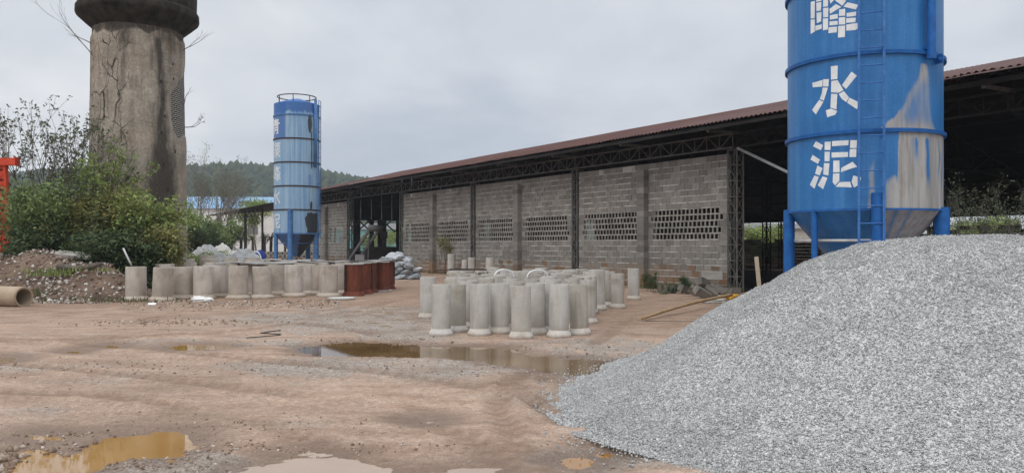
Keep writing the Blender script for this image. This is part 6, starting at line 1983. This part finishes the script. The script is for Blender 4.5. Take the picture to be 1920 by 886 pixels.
a_, b_ = gp(858, 509), at(873, 449, 47.6); b_.y = 48.3; b_.x = (873 - 960) / FPX * 48.3; mb = MB(); mb.tube(Vector((a_.x, 46.5, 0)), b_, .035, .03, 8); o = mb.build('leaning_stick', M['steel_black']); tag(o, 'dark stick leaning on the block wall behind the slim pipes', 'stick')
# black hose on the dirt
q = gp(505, 630); mb = MB(); P = [(-.02, .8), (-.26, .3), (.18, .12), (.2, -.05), (-.28, -.45)]
pp = []
for (x0, y0), (x1, y1) in zip(P, P[1:]):
    for f_ in np.linspace(0, 1, 8, endpoint=False): pp.append((x0 + (x1 - x0) * f_, y0 + (y1 - y0) * f_))
pp.append(P[-1]); mb.path([(q.x + x, q.y + y, gh(q.x + x, q.y + y) + .012) for x, y in pp], .009, 6); o = mb.build('black_hose', M['black_hose']); tag(o, 'thin black hose bent like a Z on the dirt, left of the long puddle', 'hose')
# dark scraps on the yard before the moulds
rs = random.Random(61)
for i, (px, py) in enumerate([(672, 588), (690, 594), (712, 598), (730, 592), (745, 604), (655, 606), (700, 610), (724, 616)]):
    q = gp(px, py); mb = MB(); L = rs.uniform(.15, .35); a_ = rs.uniform(-.5, .5); mb.path([(-L / 2, 0, .02), (0, .05, .035), (L / 2, -.03, .015)], [.006, .010, .006], 5); o = mb.build('stick_scrap', M['wood']); o.location = (q.x, q.y, gh(q.x, q.y)); o.rotation_euler = (0, 0, a_); tag(o, 'short dark stick lying on the yard between the rusty moulds and the slim pipes', 'stick', 'stick scraps on the yard')
# clods
rng = np.random.default_rng(31); cx, cy, cr = [], [], []
for px, py, sx_, sy_, n_, r0_ in [(-6, 872, .24, .30, 260, .028), (110, 838, .35, .12, 60, .016), (330, 607, 1.0, .3, 260, .022), (250, 872, .4, .16, 160, .013), (380, 840, .3, .14, 60, .014), (560, 840, .8, .10, 120, .012), (880, 655, 1.2, .22, 60, .02), (700, 640, .8, .2, 60, .022), (90, 812, .3, .05, 50, .015), (440, 800, .9, .25, 150, .010), (130, 690, 1.3, .5, 160, .016), (900, 690, 1.4, .5, 200, .014)]:
    c = gp(px, py); cx.append(rng.normal(c.x, sx_, n_)); cy.append(rng.normal(c.y, sy_, n_)); cr.append(r0_ * rng.uniform(.5, 1.6, n_))
cx, cy, cr = map(np.concatenate, (cx, cy, cr)); hh, _, ss = ground_fields(cx, cy); k = (ss > -.08); cx, cy, cr, hh = cx[k], cy[k], cr[k], hh[k]
sv, sf = stones(cx, cy, hh + cr * .2, cr, .6); me = np_mesh('mud_clods', sv, sf); fattr(me, 'tone', np.repeat(rng.uniform(0, 1, len(cx)), 8), 'FACE')
t = NT('mud_clod'); col = t.ramp(t.attr('tone'), [(0, (.17, .115, .08)), (.6, (.29, .21, .16)), (.85, (.38, .30, .24)), (1, (.55, .5, .45))]); M['clod'] = t.done(col, .9, 0, .25)
o = link_mesh('mud_clods', me, M['clod']); tag(o, 'brown mud clods churned up round the puddles and ruts', 'mud clods', kind='stuff')
# haze
mb = MB(); mb.box((0, 300, 60), (2400, 1500, 130)); hz = mb.build('haze', None)
hm = bpy.data.materials.new('haze'); hm.use_nodes = True; hn = hm.node_tree.nodes; hn.clear()
ho = hn.new('ShaderNodeOutputMaterial'); hv_ = hn.new('ShaderNodeVolumePrincipled'); hv_.inputs['Color'].default_value = (.80, .86, .94, 1); hv_.inputs['Density'].default_value = .0005; hv_.inputs['Anisotropy'].default_value = 0.0
hm.node_tree.links.new(hv_.outputs[0], ho.inputs['Volume']); hz.data.materials.append(hm); tag(hz, 'thin pale haze over the yard and hills', 'haze', kind='stuff')
